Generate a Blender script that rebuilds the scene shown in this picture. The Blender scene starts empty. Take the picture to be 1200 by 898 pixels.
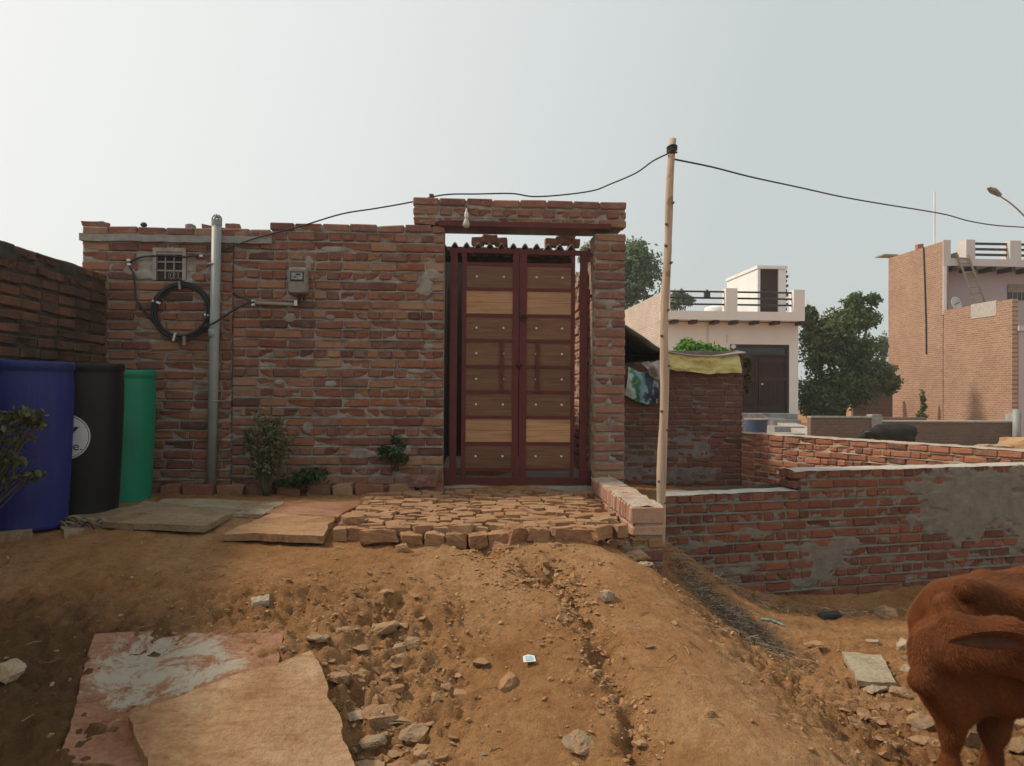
import bpy, bmesh, math, random
import numpy as np
from mathutils import Matrix, Vector, Euler

R = math.radians
random.seed(7)
rng = np.random.default_rng(7)
scene = bpy.context.scene
COL = scene.collection

# ---------------------------------------------------------------- camera
F = 873.0
CAMP = Vector((0.0, 0.0, 1.70))
cam_d = bpy.data.cameras.new('camera')
cam_d.sensor_width = 36.0
cam_d.lens = F / 1200.0 * 36.0
cam_d.clip_start = 0.05
cam_d.clip_end = 3000.0
cam = bpy.data.objects.new('camera', cam_d)
COL.objects.link(cam)
CAMM = (Matrix.Translation(CAMP) @ Matrix.Rotation(R(-3.5), 4, 'Z') @
        Matrix.Rotation(R(90 + 0.53), 4, 'X') @ Matrix.Rotation(R(0.4), 4, 'Z'))
cam.matrix_world = CAMM
scene.camera = cam
CR = CAMM.to_3x3()

def ray(px, py):
    return CR @ Vector(((px - 600.0) / F, -(py - 449.0) / F, -1.0))
def at(px, py, Y):
    d = ray(px, py); return CAMP + d * ((Y - CAMP.y) / d.y)
def atx(px, py, X):
    d = ray(px, py); return CAMP + d * ((X - CAMP.x) / d.x)

# ---------------------------------------------------------------- sky, sun, exposure
SUN_DIR = Vector((-0.66, 0.17, 0.73)).normalized()
elev = math.asin(SUN_DIR.z)
azim = math.atan2(SUN_DIR.x, SUN_DIR.y)
w = bpy.data.worlds.new('World'); scene.world = w; w.use_nodes = True
nt = w.node_tree; nt.nodes.clear()
out = nt.nodes.new('ShaderNodeOutputWorld'); bg = nt.nodes.new('ShaderNodeBackground')
sky = nt.nodes.new('ShaderNodeTexSky'); sky.sky_type = 'NISHITA'; sky.sun_disc = False
sky.sun_elevation = elev; sky.sun_rotation = azim
sky.dust_density = 6.0; sky.air_density = 1.0; sky.ozone_density = 1.0
# a thin even veil of high haze in front of the blue: paler low down and towards the sun
tc = nt.nodes.new('ShaderNodeTexCoord')
dot = nt.nodes.new('ShaderNodeVectorMath'); dot.operation = 'DOT_PRODUCT'
hz = Vector((SUN_DIR.x, SUN_DIR.y, 0.22)).normalized()
dot.inputs[1].default_value = hz
nt.links.new(tc.outputs['Generated'], dot.inputs[0])
vr = nt.nodes.new('ShaderNodeValToRGB')
vr.color_ramp.elements[0].position = 0.0; vr.color_ramp.elements[0].color = (0.545, 0.590, 0.580, 1)
vr.color_ramp.elements[1].position = 1.0; vr.color_ramp.elements[1].color = (0.90, 0.885, 0.835, 1)
e = vr.color_ramp.elements.new(0.45); e.color = (0.715, 0.745, 0.730, 1)
nt.links.new(dot.outputs['Value'], vr.inputs[0])
sc_ = nt.nodes.new('ShaderNodeVectorMath'); sc_.operation = 'SCALE'; sc_.inputs['Scale'].default_value = 8.9
nt.links.new(vr.outputs[0], sc_.inputs[0])
mx = nt.nodes.new('ShaderNodeMix'); mx.data_type = 'RGBA'; mx.inputs[0].default_value = 0.93
nt.links.new(sky.outputs[0], mx.inputs[6]); nt.links.new(sc_.outputs[0], mx.inputs[7])
nt.links.new(mx.outputs[2], bg.inputs[0]); bg.inputs[1].default_value = 0.1
nt.links.new(bg.outputs[0], out.inputs[0])

sd = bpy.data.lights.new('sun', 'SUN'); sd.energy = 2.6; sd.angle = R(6); sd.color = (1.0, 0.88, 0.70)
so = bpy.data.objects.new('sun', sd); COL.objects.link(so)
so.rotation_euler = SUN_DIR.to_track_quat('Z', 'Y').to_euler(); so.location = (-8, 3, 12)

vs = scene.view_settings
vs.view_transform = 'Standard'; vs.look = 'None'; vs.gamma = 1.0; vs.use_curve_mapping = False
vs.exposure = 0.34
scene.cycles.max_bounces = 6
scene.cycles.diffuse_bounces = 3
scene.cycles.use_denoising = True

# ---------------------------------------------------------------- noise
def _hash(ix, iy, iz, s):
    h = (ix * 374761393 + iy * 668265263 + iz * 2147483647 + s * 974634777) & 0xffffffff
    h = ((h ^ (h >> 13)) * 1274126177) & 0xffffffff
    h = (h ^ (h >> 16)) & 0xffffffff
    return h.astype(np.float64) / 0xffffffff
def vnoise(x, y, z=None, s=0):
    x = np.asarray(x, float); y = np.asarray(y, float)
    z = np.zeros_like(x) if z is None else np.asarray(z, float)
    ix, iy, iz = np.floor(x).astype(np.int64), np.floor(y).astype(np.int64), np.floor(z).astype(np.int64)
    fx, fy, fz = x - ix, y - iy, z - iz
    fx, fy, fz = fx*fx*(3-2*fx), fy*fy*(3-2*fy), fz*fz*(3-2*fz)
    r = 0
    for dx in (0, 1):
        for dy in (0, 1):
            for dz in (0, 1):
                r = r + _hash(ix+dx, iy+dy, iz+dz, s) * (fx if dx else 1-fx) * (fy if dy else 1-fy) * (fz if dz else 1-fz)
    return r * 2 - 1
def fbm(x, y, z=None, s=0, o=4, g=0.5):
    a, f, t = 1.0, 1.0, 0
    for i in range(o):
        t = t + a * vnoise(np.asarray(x)*f, np.asarray(y)*f, None if z is None else np.asarray(z)*f, s + i)
        a *= g; f *= 2.03
    return t

# ---------------------------------------------------------------- mesh helpers
class MB:
    def __init__(self): self.v = []; self.f = []
    def add(self, v, f):
        b = len(self.v); self.v.extend(tuple(p) for p in v); self.f.extend(tuple(i + b for i in q) for q in f); return self
    def box(self, x0, x1, y0, y1, z0, z1, M=None):
        v = [Vector((x, y, z)) for x in (x0, x1) for y in (y0, y1) for z in (z0, z1)]
        if M is not None: v = [M @ p for p in v]
        return self.add(v, [(0,1,3,2),(4,6,7,5),(0,4,5,1),(2,3,7,6),(0,2,6,4),(1,5,7,3)])
    def tube(self, pts, r, n=6, cap=True):
        pts = [Vector(p) for p in pts]; m = len(pts)
        rr = r if isinstance(r, (list, tuple)) else [r] * m
        v = []; up = None
        for i, p in enumerate(pts):
            t = (pts[min(i+1, m-1)] - pts[max(i-1, 0)])
            t = t.normalized() if t.length > 1e-9 else Vector((0, 0, 1))
            if up is None:
                up = Vector((0, 0, 1)) if abs(t.z) < .9 else Vector((1, 0, 0))
            a = (up - t * up.dot(t))
            a = a.normalized() if a.length > 1e-6 else t.orthogonal().normalized()
            up = a; b = t.cross(a)
            for k in range(n):
                th = 2 * math.pi * k / n
                v.append(p + a * (math.cos(th) * rr[i]) + b * (math.sin(th) * rr[i]))
        f = []
        for i in range(m - 1):
            for k in range(n):
                f.append((i*n+k, i*n+(k+1) % n, (i+1)*n+(k+1) % n, (i+1)*n+k))
        if cap:
            f.append(tuple(reversed(range(n)))); f.append(tuple((m-1)*n+k for k in range(n)))
        return self.add(v, f)
    def lathe(self, prof, c=(0, 0, 0), n=32, M=None):
        v = []; f = []
        for (r, z) in prof:
            for k in range(n):
                th = 2 * math.pi * k / n
                p = Vector((r * math.cos(th), r * math.sin(th), z))
                if M is not None: p = M @ p
                v.append(p + Vector(c))
        for i in range(len(prof) - 1):
            for k in range(n):
                f.append((i*n+k, i*n+(k+1) % n, (i+1)*n+(k+1) % n, (i+1)*n+k))
        return self.add(v, f)
    def mesh(self, name, smooth=False):
        me = bpy.data.meshes.new(name); me.from_pydata([tuple(p) for p in self.v], [], self.f); me.update()
        if smooth: me.polygons.foreach_set('use_smooth', [True] * len(me.polygons))
        return me
    def build(self, name, mt, parent=None, smooth=False):
        me = self.mesh(name, smooth); me.materials.append(mt)
        return link(name, me, parent)

def link(name, me, parent=None):
    o = bpy.data.objects.new(name, me); COL.objects.link(o)
    if parent is not None: o.parent = parent
    return o
def fast_mesh(name, V, Fq, mt, parent=None, smooth=False):
    V = np.asarray(V, np.float32); Fq = np.asarray(Fq, np.int32)
    me = bpy.data.meshes.new(name)
    k = Fq.shape[1]
    me.vertices.add(len(V)); me.vertices.foreach_set('co', V.ravel())
    me.loops.add(Fq.size); me.loops.foreach_set('vertex_index', Fq.ravel())
    me.polygons.add(len(Fq)); me.polygons.foreach_set('loop_start', np.arange(0, Fq.size, k, dtype=np.int32))
    me.polygons.foreach_set('loop_total', np.full(len(Fq), k, np.int32))
    me.polygons.foreach_set('use_smooth', np.full(len(Fq), smooth, bool))
    me.update(calc_edges=True); me.validate()
    me.materials.append(mt)
    return link(name, me, parent)
def tag(o, label=None, cat=None, group=None, kind=None):
    if label: o['label'] = label
    if cat: o['category'] = cat
    if group: o['group'] = group
    if kind: o['kind'] = kind
    return o
def empty(name, loc=(0, 0, 0), rz=0.0):
    o = bpy.data.objects.new(name, None); COL.objects.link(o)
    o.location = loc; o.rotation_euler = (0, 0, rz); o.empty_display_size = .1
    return o
def thing(name, label, cat, loc=(0, 0, 0), rz=0.0, group=None):
    return tag(empty(name, loc, rz), label, cat, group)
def grid_faces(nx, ny):
    i = np.arange((nx - 1) * (ny - 1)); a = (i // (nx - 1)) * nx + i % (nx - 1)
    return np.stack([a, a + 1, a + nx + 1, a + nx], 1)
def catmull(P, n=8):
    P = [Vector(p) for p in P]; Q = [P[0]*2-P[1]] + P + [P[-1]*2-P[-2]]; o = []
    for i in range(1, len(Q) - 2):
        p0, p1, p2, p3 = Q[i-1], Q[i], Q[i+1], Q[i+2]
        for k in range(n):
            t = k / n
            o.append(.5*((2*p1)+(p2-p0)*t+(2*p0-5*p1+4*p2-p3)*t*t+(3*p1-p0-3*p2+p3)*t**3))
    o.append(P[-1]); return o

# ---------------------------------------------------------------- materials
def NM(name):
    m = bpy.data.materials.new(name); m.use_nodes = True
    t = m.node_tree; t.nodes.clear()
    o = t.nodes.new('ShaderNodeOutputMaterial'); b = t.nodes.new('ShaderNodeBsdfPrincipled')
    t.links.new(b.outputs[0], o.inputs[0]); return m, t, b
def nN(t, k, **kw):
    n = t.nodes.new(k)
    for a, v in kw.items(): setattr(n, a, v)
    return n
def noise(t, scale, detail=4, rough=.6, vec=None, dist=0.0):
    n = nN(t, 'ShaderNodeTexNoise'); n.inputs['Scale'].default_value = scale
    n.inputs['Detail'].default_value = detail; n.inputs['Roughness'].default_value = rough
    n.inputs['Distortion'].default_value = dist
    if vec is not None: t.links.new(vec, n.inputs['Vector'])
    return n.outputs[0]
def ramp(t, src, stops, interp='LINEAR'):
    r = nN(t, 'ShaderNodeValToRGB'); r.color_ramp.interpolation = interp
    el = r.color_ramp.elements
    while len(el) < len(stops): el.new(0.5)
    for e, (p, c) in zip(el, stops):
        e.position = p; e.color = tuple(c) + (1,) if len(c) == 3 else c
    t.links.new(src, r.inputs[0]); return r.outputs[0]
def mixc(t, fac, a, b, mode='MIX'):
    m = nN(t, 'ShaderNodeMix', data_type='RGBA', blend_type=mode)
    for s, v in ((0, fac), (6, a), (7, b)):
        if isinstance(v, (int, float)): m.inputs[s].default_value = v
        elif isinstance(v, (tuple, list)): m.inputs[s].default_value = tuple(v) + (1,) if len(v) == 3 else v
        else: t.links.new(v, m.inputs[s])
    return m.outputs[2]
def math_(t, op, a, b=0.0):
    m = nN(t, 'ShaderNodeMath', operation=op)
    for i, v in ((0, a), (1, b)):
        if isinstance(v, (int, float)): m.inputs[i].default_value = v
        else: t.links.new(v, m.inputs[i])
    return m.outputs[0]
def bump(t, b, h, strength=.5, dist=.01):
    n = nN(t, 'ShaderNodeBump'); n.inputs['Strength'].default_value = strength; n.inputs['Distance'].default_value = dist
    t.links.new(h, n.inputs['Height']); t.links.new(n.outputs[0], b.inputs['Normal'])
def geo(t): return nN(t, 'ShaderNodeNewGeometry')
def rnd(t):
    """one random number per object and per loose piece"""
    oi = nN(t, 'ShaderNodeObjectInfo'); g = geo(t)
    return math_(t, 'FRACT', math_(t, 'ADD', oi.outputs['Random'], g.outputs['Random Per Island']))

def simple(name, c1, c2=None, scale=6, rough=.85, bs=.25, bscale=80, metallic=0, spec=.3, bdist=.004, vary=0.0):
    m, t, b = NM(name); g = geo(t); P = g.outputs['Position']
    c2 = c2 or tuple(x * .75 for x in c1)
    n = noise(t, scale, 5, .6, P)
    c = ramp(t, n, [(.32, c1), (.68, c2)])
    if vary:
        hv = nN(t, 'ShaderNodeHueSaturation'); t.links.new(c, hv.inputs['Color'])
        v = math_(t, 'ADD', math_(t, 'MULTIPLY', rnd(t), 2 * vary), 1 - vary); t.links.new(v, hv.inputs['Value'])
        c = hv.outputs[0]
    t.links.new(c, b.inputs['Base Color']); b.inputs['Roughness'].default_value = rough
    b.inputs['Metallic'].default_value = metallic; b.inputs['Specular IOR Level'].default_value = spec
    if bs: bump(t, b, noise(t, bscale, 4, .65, P), bs, bdist)
    return m

def brick_mat(name, tones, dust=(.36, .31, .27), dust_lo=.56, dust_hi=.78, dust_amt=.55, stain=None, stain_amt=.6, sscale=1.6):
    m, t, b = NM(name); P = geo(t).outputs['Position']
    r = rnd(t)
    n = len(tones)
    c = ramp(t, r, [((i + .0) / n, x) for i, x in enumerate(tones)])
    g1 = noise(t, 26, 6, .7, P)
    c = mixc(t, ramp(t, g1, [(.35, (0, 0, 0)), (.72, (.6, .6, .6))]), c, mixc(t, 1.0, c, (.62, .56, .52), 'MULTIPLY'))
    g2 = noise(t, 150, 3, .7, P)
    c = mixc(t, ramp(t, g2, [(.45, (0, 0, 0)), (.75, (.45, .45, .45))]), c, mixc(t, 1.0, c, (1.5, 1.35, 1.25), 'MULTIPLY'))
    d = noise(t, 7.5, 6, .72, P, .6)
    c = mixc(t, ramp(t, d, [(dust_lo, (0, 0, 0)), (dust_hi, (dust_amt,) * 3)]), c, dust)
    if stain:
        s = noise(t, sscale, 5, .65, P, .5)
        c = mixc(t, ramp(t, s, [(.38, (0, 0, 0)), (.62, (stain_amt,) * 3)]), c, stain)
    t.links.new(c, b.inputs['Base Color']); b.inputs['Roughness'].default_value = .93; b.inputs['Specular IOR Level'].default_value = .2
    bump(t, b, math_(t, 'ADD', noise(t, 70, 6, .75, P), math_(t, 'MULTIPLY', noise(t, 22, 3, .6, P), 1.4)), .75, .006)
    return m

M = {}
M['brick'] = brick_mat('old_brick', [(.225, .097, .064), (.285, .135, .083), (.155, .072, .055), (.345, .195, .118), (.245, .105, .068), (.18, .088, .068), (.285, .152, .094), (.205, .08, .056), (.115, .06, .05), (.36, .225, .145), (.26, .112, .066)], dust=(.36,.30,.25), dust_amt=.5, dust_lo=.52)
M['brick_top'] = brick_mat('gate_brick', [(.235, .11, .08), (.285, .145, .102), (.185, .094, .075), (.255, .118, .084), (.31, .172, .118)], dust=(.36, .32, .28), dust_amt=.55, dust_lo=.5)
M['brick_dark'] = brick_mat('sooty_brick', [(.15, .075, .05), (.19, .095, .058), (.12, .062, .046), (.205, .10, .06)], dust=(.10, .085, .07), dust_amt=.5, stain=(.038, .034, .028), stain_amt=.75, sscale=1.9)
M['brick_red'] = brick_mat('red_brick', [(.225, .085, .052), (.18, .07, .046), (.27, .108, .064), (.13, .056, .042), (.24, .09, .056)], dust=(.24, .205, .17), dust_amt=.5, dust_lo=.54)
M['brick_orange'] = brick_mat('orange_brick', [(.36, .15, .09), (.41, .185, .11), (.30, .12, .075), (.39, .165, .095), (.21, .10, .075)], dust=(.5, .38, .3), dust_amt=.5)
M['brick_hut'] = brick_mat('hut_brick', [(.19, .072, .05), (.225, .09, .06), (.15, .062, .046), (.21, .08, .052)], dust=(.28, .22, .19), dust_amt=.4, stain=(.10, .072, .055), stain_amt=.5)
M['brick_dusty'] = brick_mat('dusty_brick', [(.29, .15, .082), (.34, .19, .10), (.22, .11, .064), (.375, .225, .125), (.26, .122, .066), (.30, .175, .105)], dust=(.38, .23, .12), dust_lo=.40, dust_hi=.66, dust_amt=.65)
M['brick_pink'] = brick_mat('pink_brick', [(.40, .20, .14), (.44, .24, .17), (.36, .17, .12), (.46, .27, .19)], dust=(.47, .35, .27), dust_lo=.42, dust_amt=.7)
def mortar_mat(name, c1, c2, c3):
    m, t, b = NM(name); P = geo(t).outputs['Position']
    c = ramp(t, noise(t, 9, 6, .7, P), [(.3, c1), (.55, c2), (.75, c3)])
    t.links.new(c, b.inputs['Base Color']); b.inputs['Roughness'].default_value = .95; b.inputs['Specular IOR Level'].default_value = .15
    bump(t, b, math_(t, 'ADD', noise(t, 95, 5, .75, P), noise(t, 28, 4, .7, P)), .9, .008)
    return m
M['mortar'] = mortar_mat('lime_mortar', (.185, .158, .135), (.335, .30, .265), (.43, .39, .35))
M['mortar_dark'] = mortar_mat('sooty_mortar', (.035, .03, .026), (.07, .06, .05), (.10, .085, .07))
M['mortar_grey'] = mortar_mat('cement_mortar', (.165, .145, .118), (.225, .20, .165), (.275, .25, .21))
M['mortar_hut'] = mortar_mat('hut_mortar', (.14, .115, .10), (.22, .185, .165), (.28, .24, .21))
M['mortar_pale'] = mortar_mat('pale_mortar', (.30, .22, .165), (.42, .34, .27), (.5, .43, .36))
M['cement'] = mortar_mat('weathered_cement', (.22, .21, .195), (.32, .31, .29), (.40, .385, .36))
M['cement_lit'] = mortar_mat('lit_cement', (.36, .32, .28), (.46, .42, .37), (.52, .48, .43))  # paler copy of the cement, sunlit brightness put into its colour
M['concrete'] = simple('concrete', (.36, .34, .31), (.27, .25, .22), 5, .9, .3, 60)
M['maroon'] = simple('maroon_paint', (.125, .024, .022), (.085, .018, .017), 9, .5, .12, 120, spec=.3)
M['knob'] = simple('chrome', (.75, .72, .68), (.6, .56, .52), 20, .35, 0, metallic=.3)
M['black'] = simple('black_rubber', (.022, .022, .024), (.035, .034, .034), 14, .55, .1)
M['white_plastic'] = simple('white_plastic', (.72, .71, .68), (.6, .58, .55), 8, .5, 0)
M['pvc'] = simple('grey_pvc', (.30, .315, .30), (.235, .25, .24), 5, .5, .1)
M['pvc_collar'] = simple('collar_pvc', (.30, .36, .36), (.25, .30, .30), 7, .5, .05)
M['steel'] = simple('weathered_steel', (.36, .32, .29), (.25, .20, .175), 12, .6, .2, metallic=.2)
M['white_paint'] = simple('white_paint', (.80, .79, .77), (.68, .67, .66), 1.2, .8, .15, 30)
M['pink_plaster'] = simple('pink_plaster', (.78, .725, .69), (.71, .655, .62), .7, .85, .15, 30)
M['lilac'] = simple('lilac_plaster', (.52, .42, .44), (.47, .38, .40), .7, .85, .12, 30)
M['lilac_trim'] = simple('lilac_trim', (.62, .57, .54), (.55, .51, .48), 1.0, .85, .12, 30)
M['dark_brown'] = simple('dark_brown_paint', (.046, .020, .016), (.034, .016, .013), 3, .55, .05)
M['dark_metal'] = simple('dark_rail', (.03, .03, .033), (.045, .042, .04), 6, .5, 0)
M['dark_glass'] = simple('dark_glass', (.02, .022, .024), (.03, .03, .03), 2, .15, 0, spec=.5)
M['asbestos'] = simple('asbestos_sheet', (.40, .37, .33), (.25, .225, .20), 4, .9, .35, 40)
M['tarp_black'] = simple('black_tarp', (.018, .018, .019), (.03, .03, .03), 4, .5, .2, 20, bdist=.02)
M['shed_dark'] = simple('dark_shade_plaster', (.055, .048, .042), (.035, .03, .028), 2, .95, .2)  # near-black stands in for interior shade; also colours meter display and roof box
M['bark'] = simple('bark', (.12, .085, .06), (.075, .055, .04), 10, .95, .6, 30, bdist=.02)
M['stem'] = simple('stem', (.13, .10, .06), (.09, .075, .04), 30, .9, .2)
M['straw'] = simple('dry_twigs', (.27, .205, .145), (.14, .10, .07), 8, .95, 0, vary=.7)
def drum_mat(name, a, dust):
    m, t, b = NM(name); P = geo(t).outputs['Position']
    c = mixc(t, ramp(t, noise(t, 2.5, 5, .6, P), [(.35, (0, 0, 0)), (.65, (1, 1, 1))]), a, mixc(t, 1.0, a, (.75, .75, .78), 'MULTIPLY'))
    mp = nN(t, 'ShaderNodeMapping'); mp.inputs['Scale'].default_value = (26, 26, 2.2); t.links.new(P, mp.inputs['Vector'])
    d = noise(t, 1.0, 6, .7, mp.outputs[0], .3)
    c = mixc(t, ramp(t, d, [(.48, (0, 0, 0)), (.72, (.30,) * 3)]), c, dust)
    d2 = noise(t, 40, 5, .8, P)
    c = mixc(t, ramp(t, d2, [(.60, (0, 0, 0)), (.70, (.28,) * 3)]), c, dust)
    t.links.new(c, b.inputs['Base Color']); t.links.new(ramp(t, d, [(.3, (.36,) * 3), (.7, (.62,) * 3)]), b.inputs['Roughness']); b.inputs['Specular IOR Level'].default_value = .28
    bump(t, b, noise(t, 9, 4, .5, P), .12, .01); return m
M['drum_blue'] = drum_mat('blue_plastic', (.014, .023, .155, 1), (.09, .085, .11))
M['drum_black'] = drum_mat('black_plastic', (.008, .008, .009, 1), (.030, .027, .024))
M['drum_green'] = drum_mat('green_plastic', (.006, .22, .12, 1), (.10, .17, .11))
M['blue_tub'] = simple('blue_tub', (.05, .085, .15), (.035, .06, .11), 6, .5, .1)
M['teal'] = simple('teal_plastic', (.11, .21, .19), (.2, .25, .22), 30, .5, .2)
M['bulb'] = simple('bulb_glass', (.50, .45, .38), (.36, .31, .25), 18, .25, 0, spec=.5)
M['meter'] = simple('meter_plastic', (.26, .225, .20), (.17, .155, .135), 22, .5, .1)
M['meter_win'] = simple('meter_window', (.18, .20, .185), (.33, .345, .325), 60, .15, 0, spec=.5)
M['dish'] = simple('dish_paint', (.62, .59, .53), (.5, .48, .44), 4, .6, 0)
M['bamboo'] = simple('ladder_wood', (.36, .29, .22), (.25, .19, .14), 4, .85, .1)
M['soot'] = simple('navy_print', (.02, .02, .10), (.02, .02, .10), 3, .6, 0)
M['sticker'] = simple('sticker', (.55, .55, .58), (.47, .47, .5), 8, .6, 0)

def wood_mat(name, ca, cb, cc):
    m, t, b = NM(name); g = geo(t)
    mp = nN(t, 'ShaderNodeMapping'); mp.inputs['Scale'].default_value = (1.6, 6, 26)
    t.links.new(g.outputs['Position'], mp.inputs['Vector'])
    oi = nN(t, 'ShaderNodeObjectInfo')
    ad = nN(t, 'ShaderNodeVectorMath', operation='ADD')
    cx = nN(t, 'ShaderNodeCombineXYZ'); t.links.new(math_(t, 'MULTIPLY', oi.outputs['Random'], 37.0), cx.inputs[0])
    t.links.new(mp.outputs[0], ad.inputs[0]); t.links.new(cx.outputs[0], ad.inputs[1])
    n = noise(t, 1.6, 6, .62, ad.outputs[0], .9)
    c = ramp(t, n, [(.28, ca), (.5, cb), (.74, cc)])
    hv = nN(t, 'ShaderNodeHueSaturation'); t.links.new(c, hv.inputs['Color'])
    t.links.new(math_(t, 'ADD', math_(t, 'MULTIPLY', oi.outputs['Random'], .3), .85), hv.inputs['Value'])
    t.links.new(hv.outputs[0], b.inputs['Base Color']); b.inputs['Roughness'].default_value = .5
    bump(t, b, n, .15, .003); return m
M['wood_dark'] = wood_mat('dark_panel_wood', (.075, .031, .012), (.14, .062, .025), (.21, .102, .044))
M['wood_light'] = wood_mat('light_panel_wood', (.27, .13, .055), (.40, .215, .10), (.50, .30, .15))

def pole_mat():
    m, t, b = NM('debarked_wood'); g = geo(t)
    mp = nN(t, 'ShaderNodeMapping'); mp.inputs['Scale'].default_value = (22, 22, 1.6)
    t.links.new(g.outputs['Position'], mp.inputs['Vector'])
    n = noise(t, 1.5, 6, .65, mp.outputs[0], .4)
    c = ramp(t, n, [(.25, (.28, .185, .125)), (.5, (.46, .335, .245)), (.75, (.55, .43, .33))])
    k = noise(t, 5.5, 3, .5, g.outputs['Position'])
    c = mixc(t, ramp(t, k, [(.62, (0, 0, 0)), (.70, (.7, .7, .7))]), c, (.20, .11, .06))
    t.links.new(c, b.inputs['Base Color']); b.inputs['Roughness'].default_value = .85
    bump(t, b, n, .5, .006); return m
M['pole'] = pole_mat()
M['knot'] = simple('wood_knot', (.22, .13, .08), (.15, .09, .055), 30, .85, .3)

def ground_mat():
    m, t, b = NM('dry_earth'); g = geo(t); P = g.outputs['Position']
    n1 = noise(t, 1.1, 6, .62, P, .4); n2 = noise(t, 7, 6, .7, P, .3); n3 = noise(t, 60, 5, .75, P)
    c = ramp(t, n1, [(.33, (.335, .165, .068)), (.5, (.435, .232, .104)), (.66, (.50, .292, .148))])
    c = mixc(t, ramp(t, n2, [(.40, (0, 0, 0)), (.66, (.65,) * 3)]), c, mixc(t, 1.0, c, (.68, .60, .52), 'MULTIPLY'))
    c = mixc(t, ramp(t, n3, [(.5, (0, 0, 0)), (.72, (.5,) * 3)]), c, mixc(t, 1.0, c, (.6, .55, .5), 'MULTIPLY'))
    n4 = noise(t, 19, 6, .75, P, .5)
    c = mixc(t, ramp(t, n4, [(.48, (0, 0, 0)), (.64, (.5,) * 3)]), c, mixc(t, 1.0, c, (.62, .55, .48), 'MULTIPLY'))
    n5 = noise(t, 34, 5, .75, P)
    c = mixc(t, ramp(t, n5, [(.54, (0, 0, 0)), (.68, (.5,) * 3)]), c, mixc(t, 1.0, c, (1.45, 1.42, 1.4), 'MULTIPLY'))
    # darker soil colour in a ragged ellipse left of the slabs, where the ground is dug over
    sp = nN(t, 'ShaderNodeSeparateXYZ'); t.links.new(P, sp.inputs[0])
    dx = math_(t, 'DIVIDE', math_(t, 'ADD', sp.outputs[0], 2.0), 1.15)
    dy = math_(t, 'DIVIDE', math_(t, 'SUBTRACT', sp.outputs[1], 3.1), 1.0)
    rr = math_(t, 'ADD', math_(t, 'MULTIPLY', dx, dx), math_(t, 'MULTIPLY', dy, dy))
    rr = math_(t, 'ADD', rr, math_(t, 'MULTIPLY', math_(t, 'SUBTRACT', n2, .5), 2.2))
    dm = ramp(t, rr, [(.35, (.8,) * 3), (1.0, (0, 0, 0))])
    c = mixc(t, dm, c, (.085, .045, .022))
    t.links.new(c, b.inputs['Base Color']); b.inputs['Roughness'].default_value = .96; b.inputs['Specular IOR Level'].default_value = .12
    h = math_(t, 'ADD', math_(t, 'MULTIPLY', noise(t, 22, 6, .72, P), 1.6), math_(t, 'MULTIPLY', noise(t, 130, 4, .75, P), .5))
    bump(t, b, h, 1.0, .026); return m
M['ground'] = ground_mat()
def clod_mat(name, tones, vary_dust=(.42, .235, .115), amt=.6):
    m, t, b = NM(name); P = geo(t).outputs['Position']
    n = len(tones); c = ramp(t, rnd(t), [(i / n, x) for i, x in enumerate(tones)])
    d = noise(t, 11, 5, .7, P)
    c = mixc(t, ramp(t, d, [(.42, (0, 0, 0)), (.62, (amt,) * 3)]), c, vary_dust)
    g2 = noise(t, 90, 4, .75, P)
    c = mixc(t, ramp(t, g2, [(.45, (0, 0, 0)), (.7, (.5,) * 3)]), c, mixc(t, 1.0, c, (.6, .55, .5), 'MULTIPLY'))
    t.links.new(c, b.inputs['Base Color']); b.inputs['Roughness'].default_value = .95; b.inputs['Specular IOR Level'].default_value = .15
    bump(t, b, math_(t, 'ADD', noise(t, 120, 5, .75, P), noise(t, 34, 4, .7, P)), .8, .008); return m
M['clod'] = clod_mat('earth_clods', [(.36, .19, .085), (.42, .235, .11), (.30, .15, .065), (.44, .28, .155)])
M['stone'] = clod_mat('grey_stone', [(.27, .195, .125), (.32, .24, .155), (.22, .16, .105), (.34, .265, .18)], (.40, .23, .115), .8)
M['stone_brown'] = clod_mat('brown_stone', [(.32, .19, .105), (.37, .235, .14), (.28, .155, .085)], (.42, .25, .135), .65)
M['stone_pale'] = clod_mat('pale_stone', [(.37, .30, .22), (.43, .355, .265)], (.35, .225, .13), .7)
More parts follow.
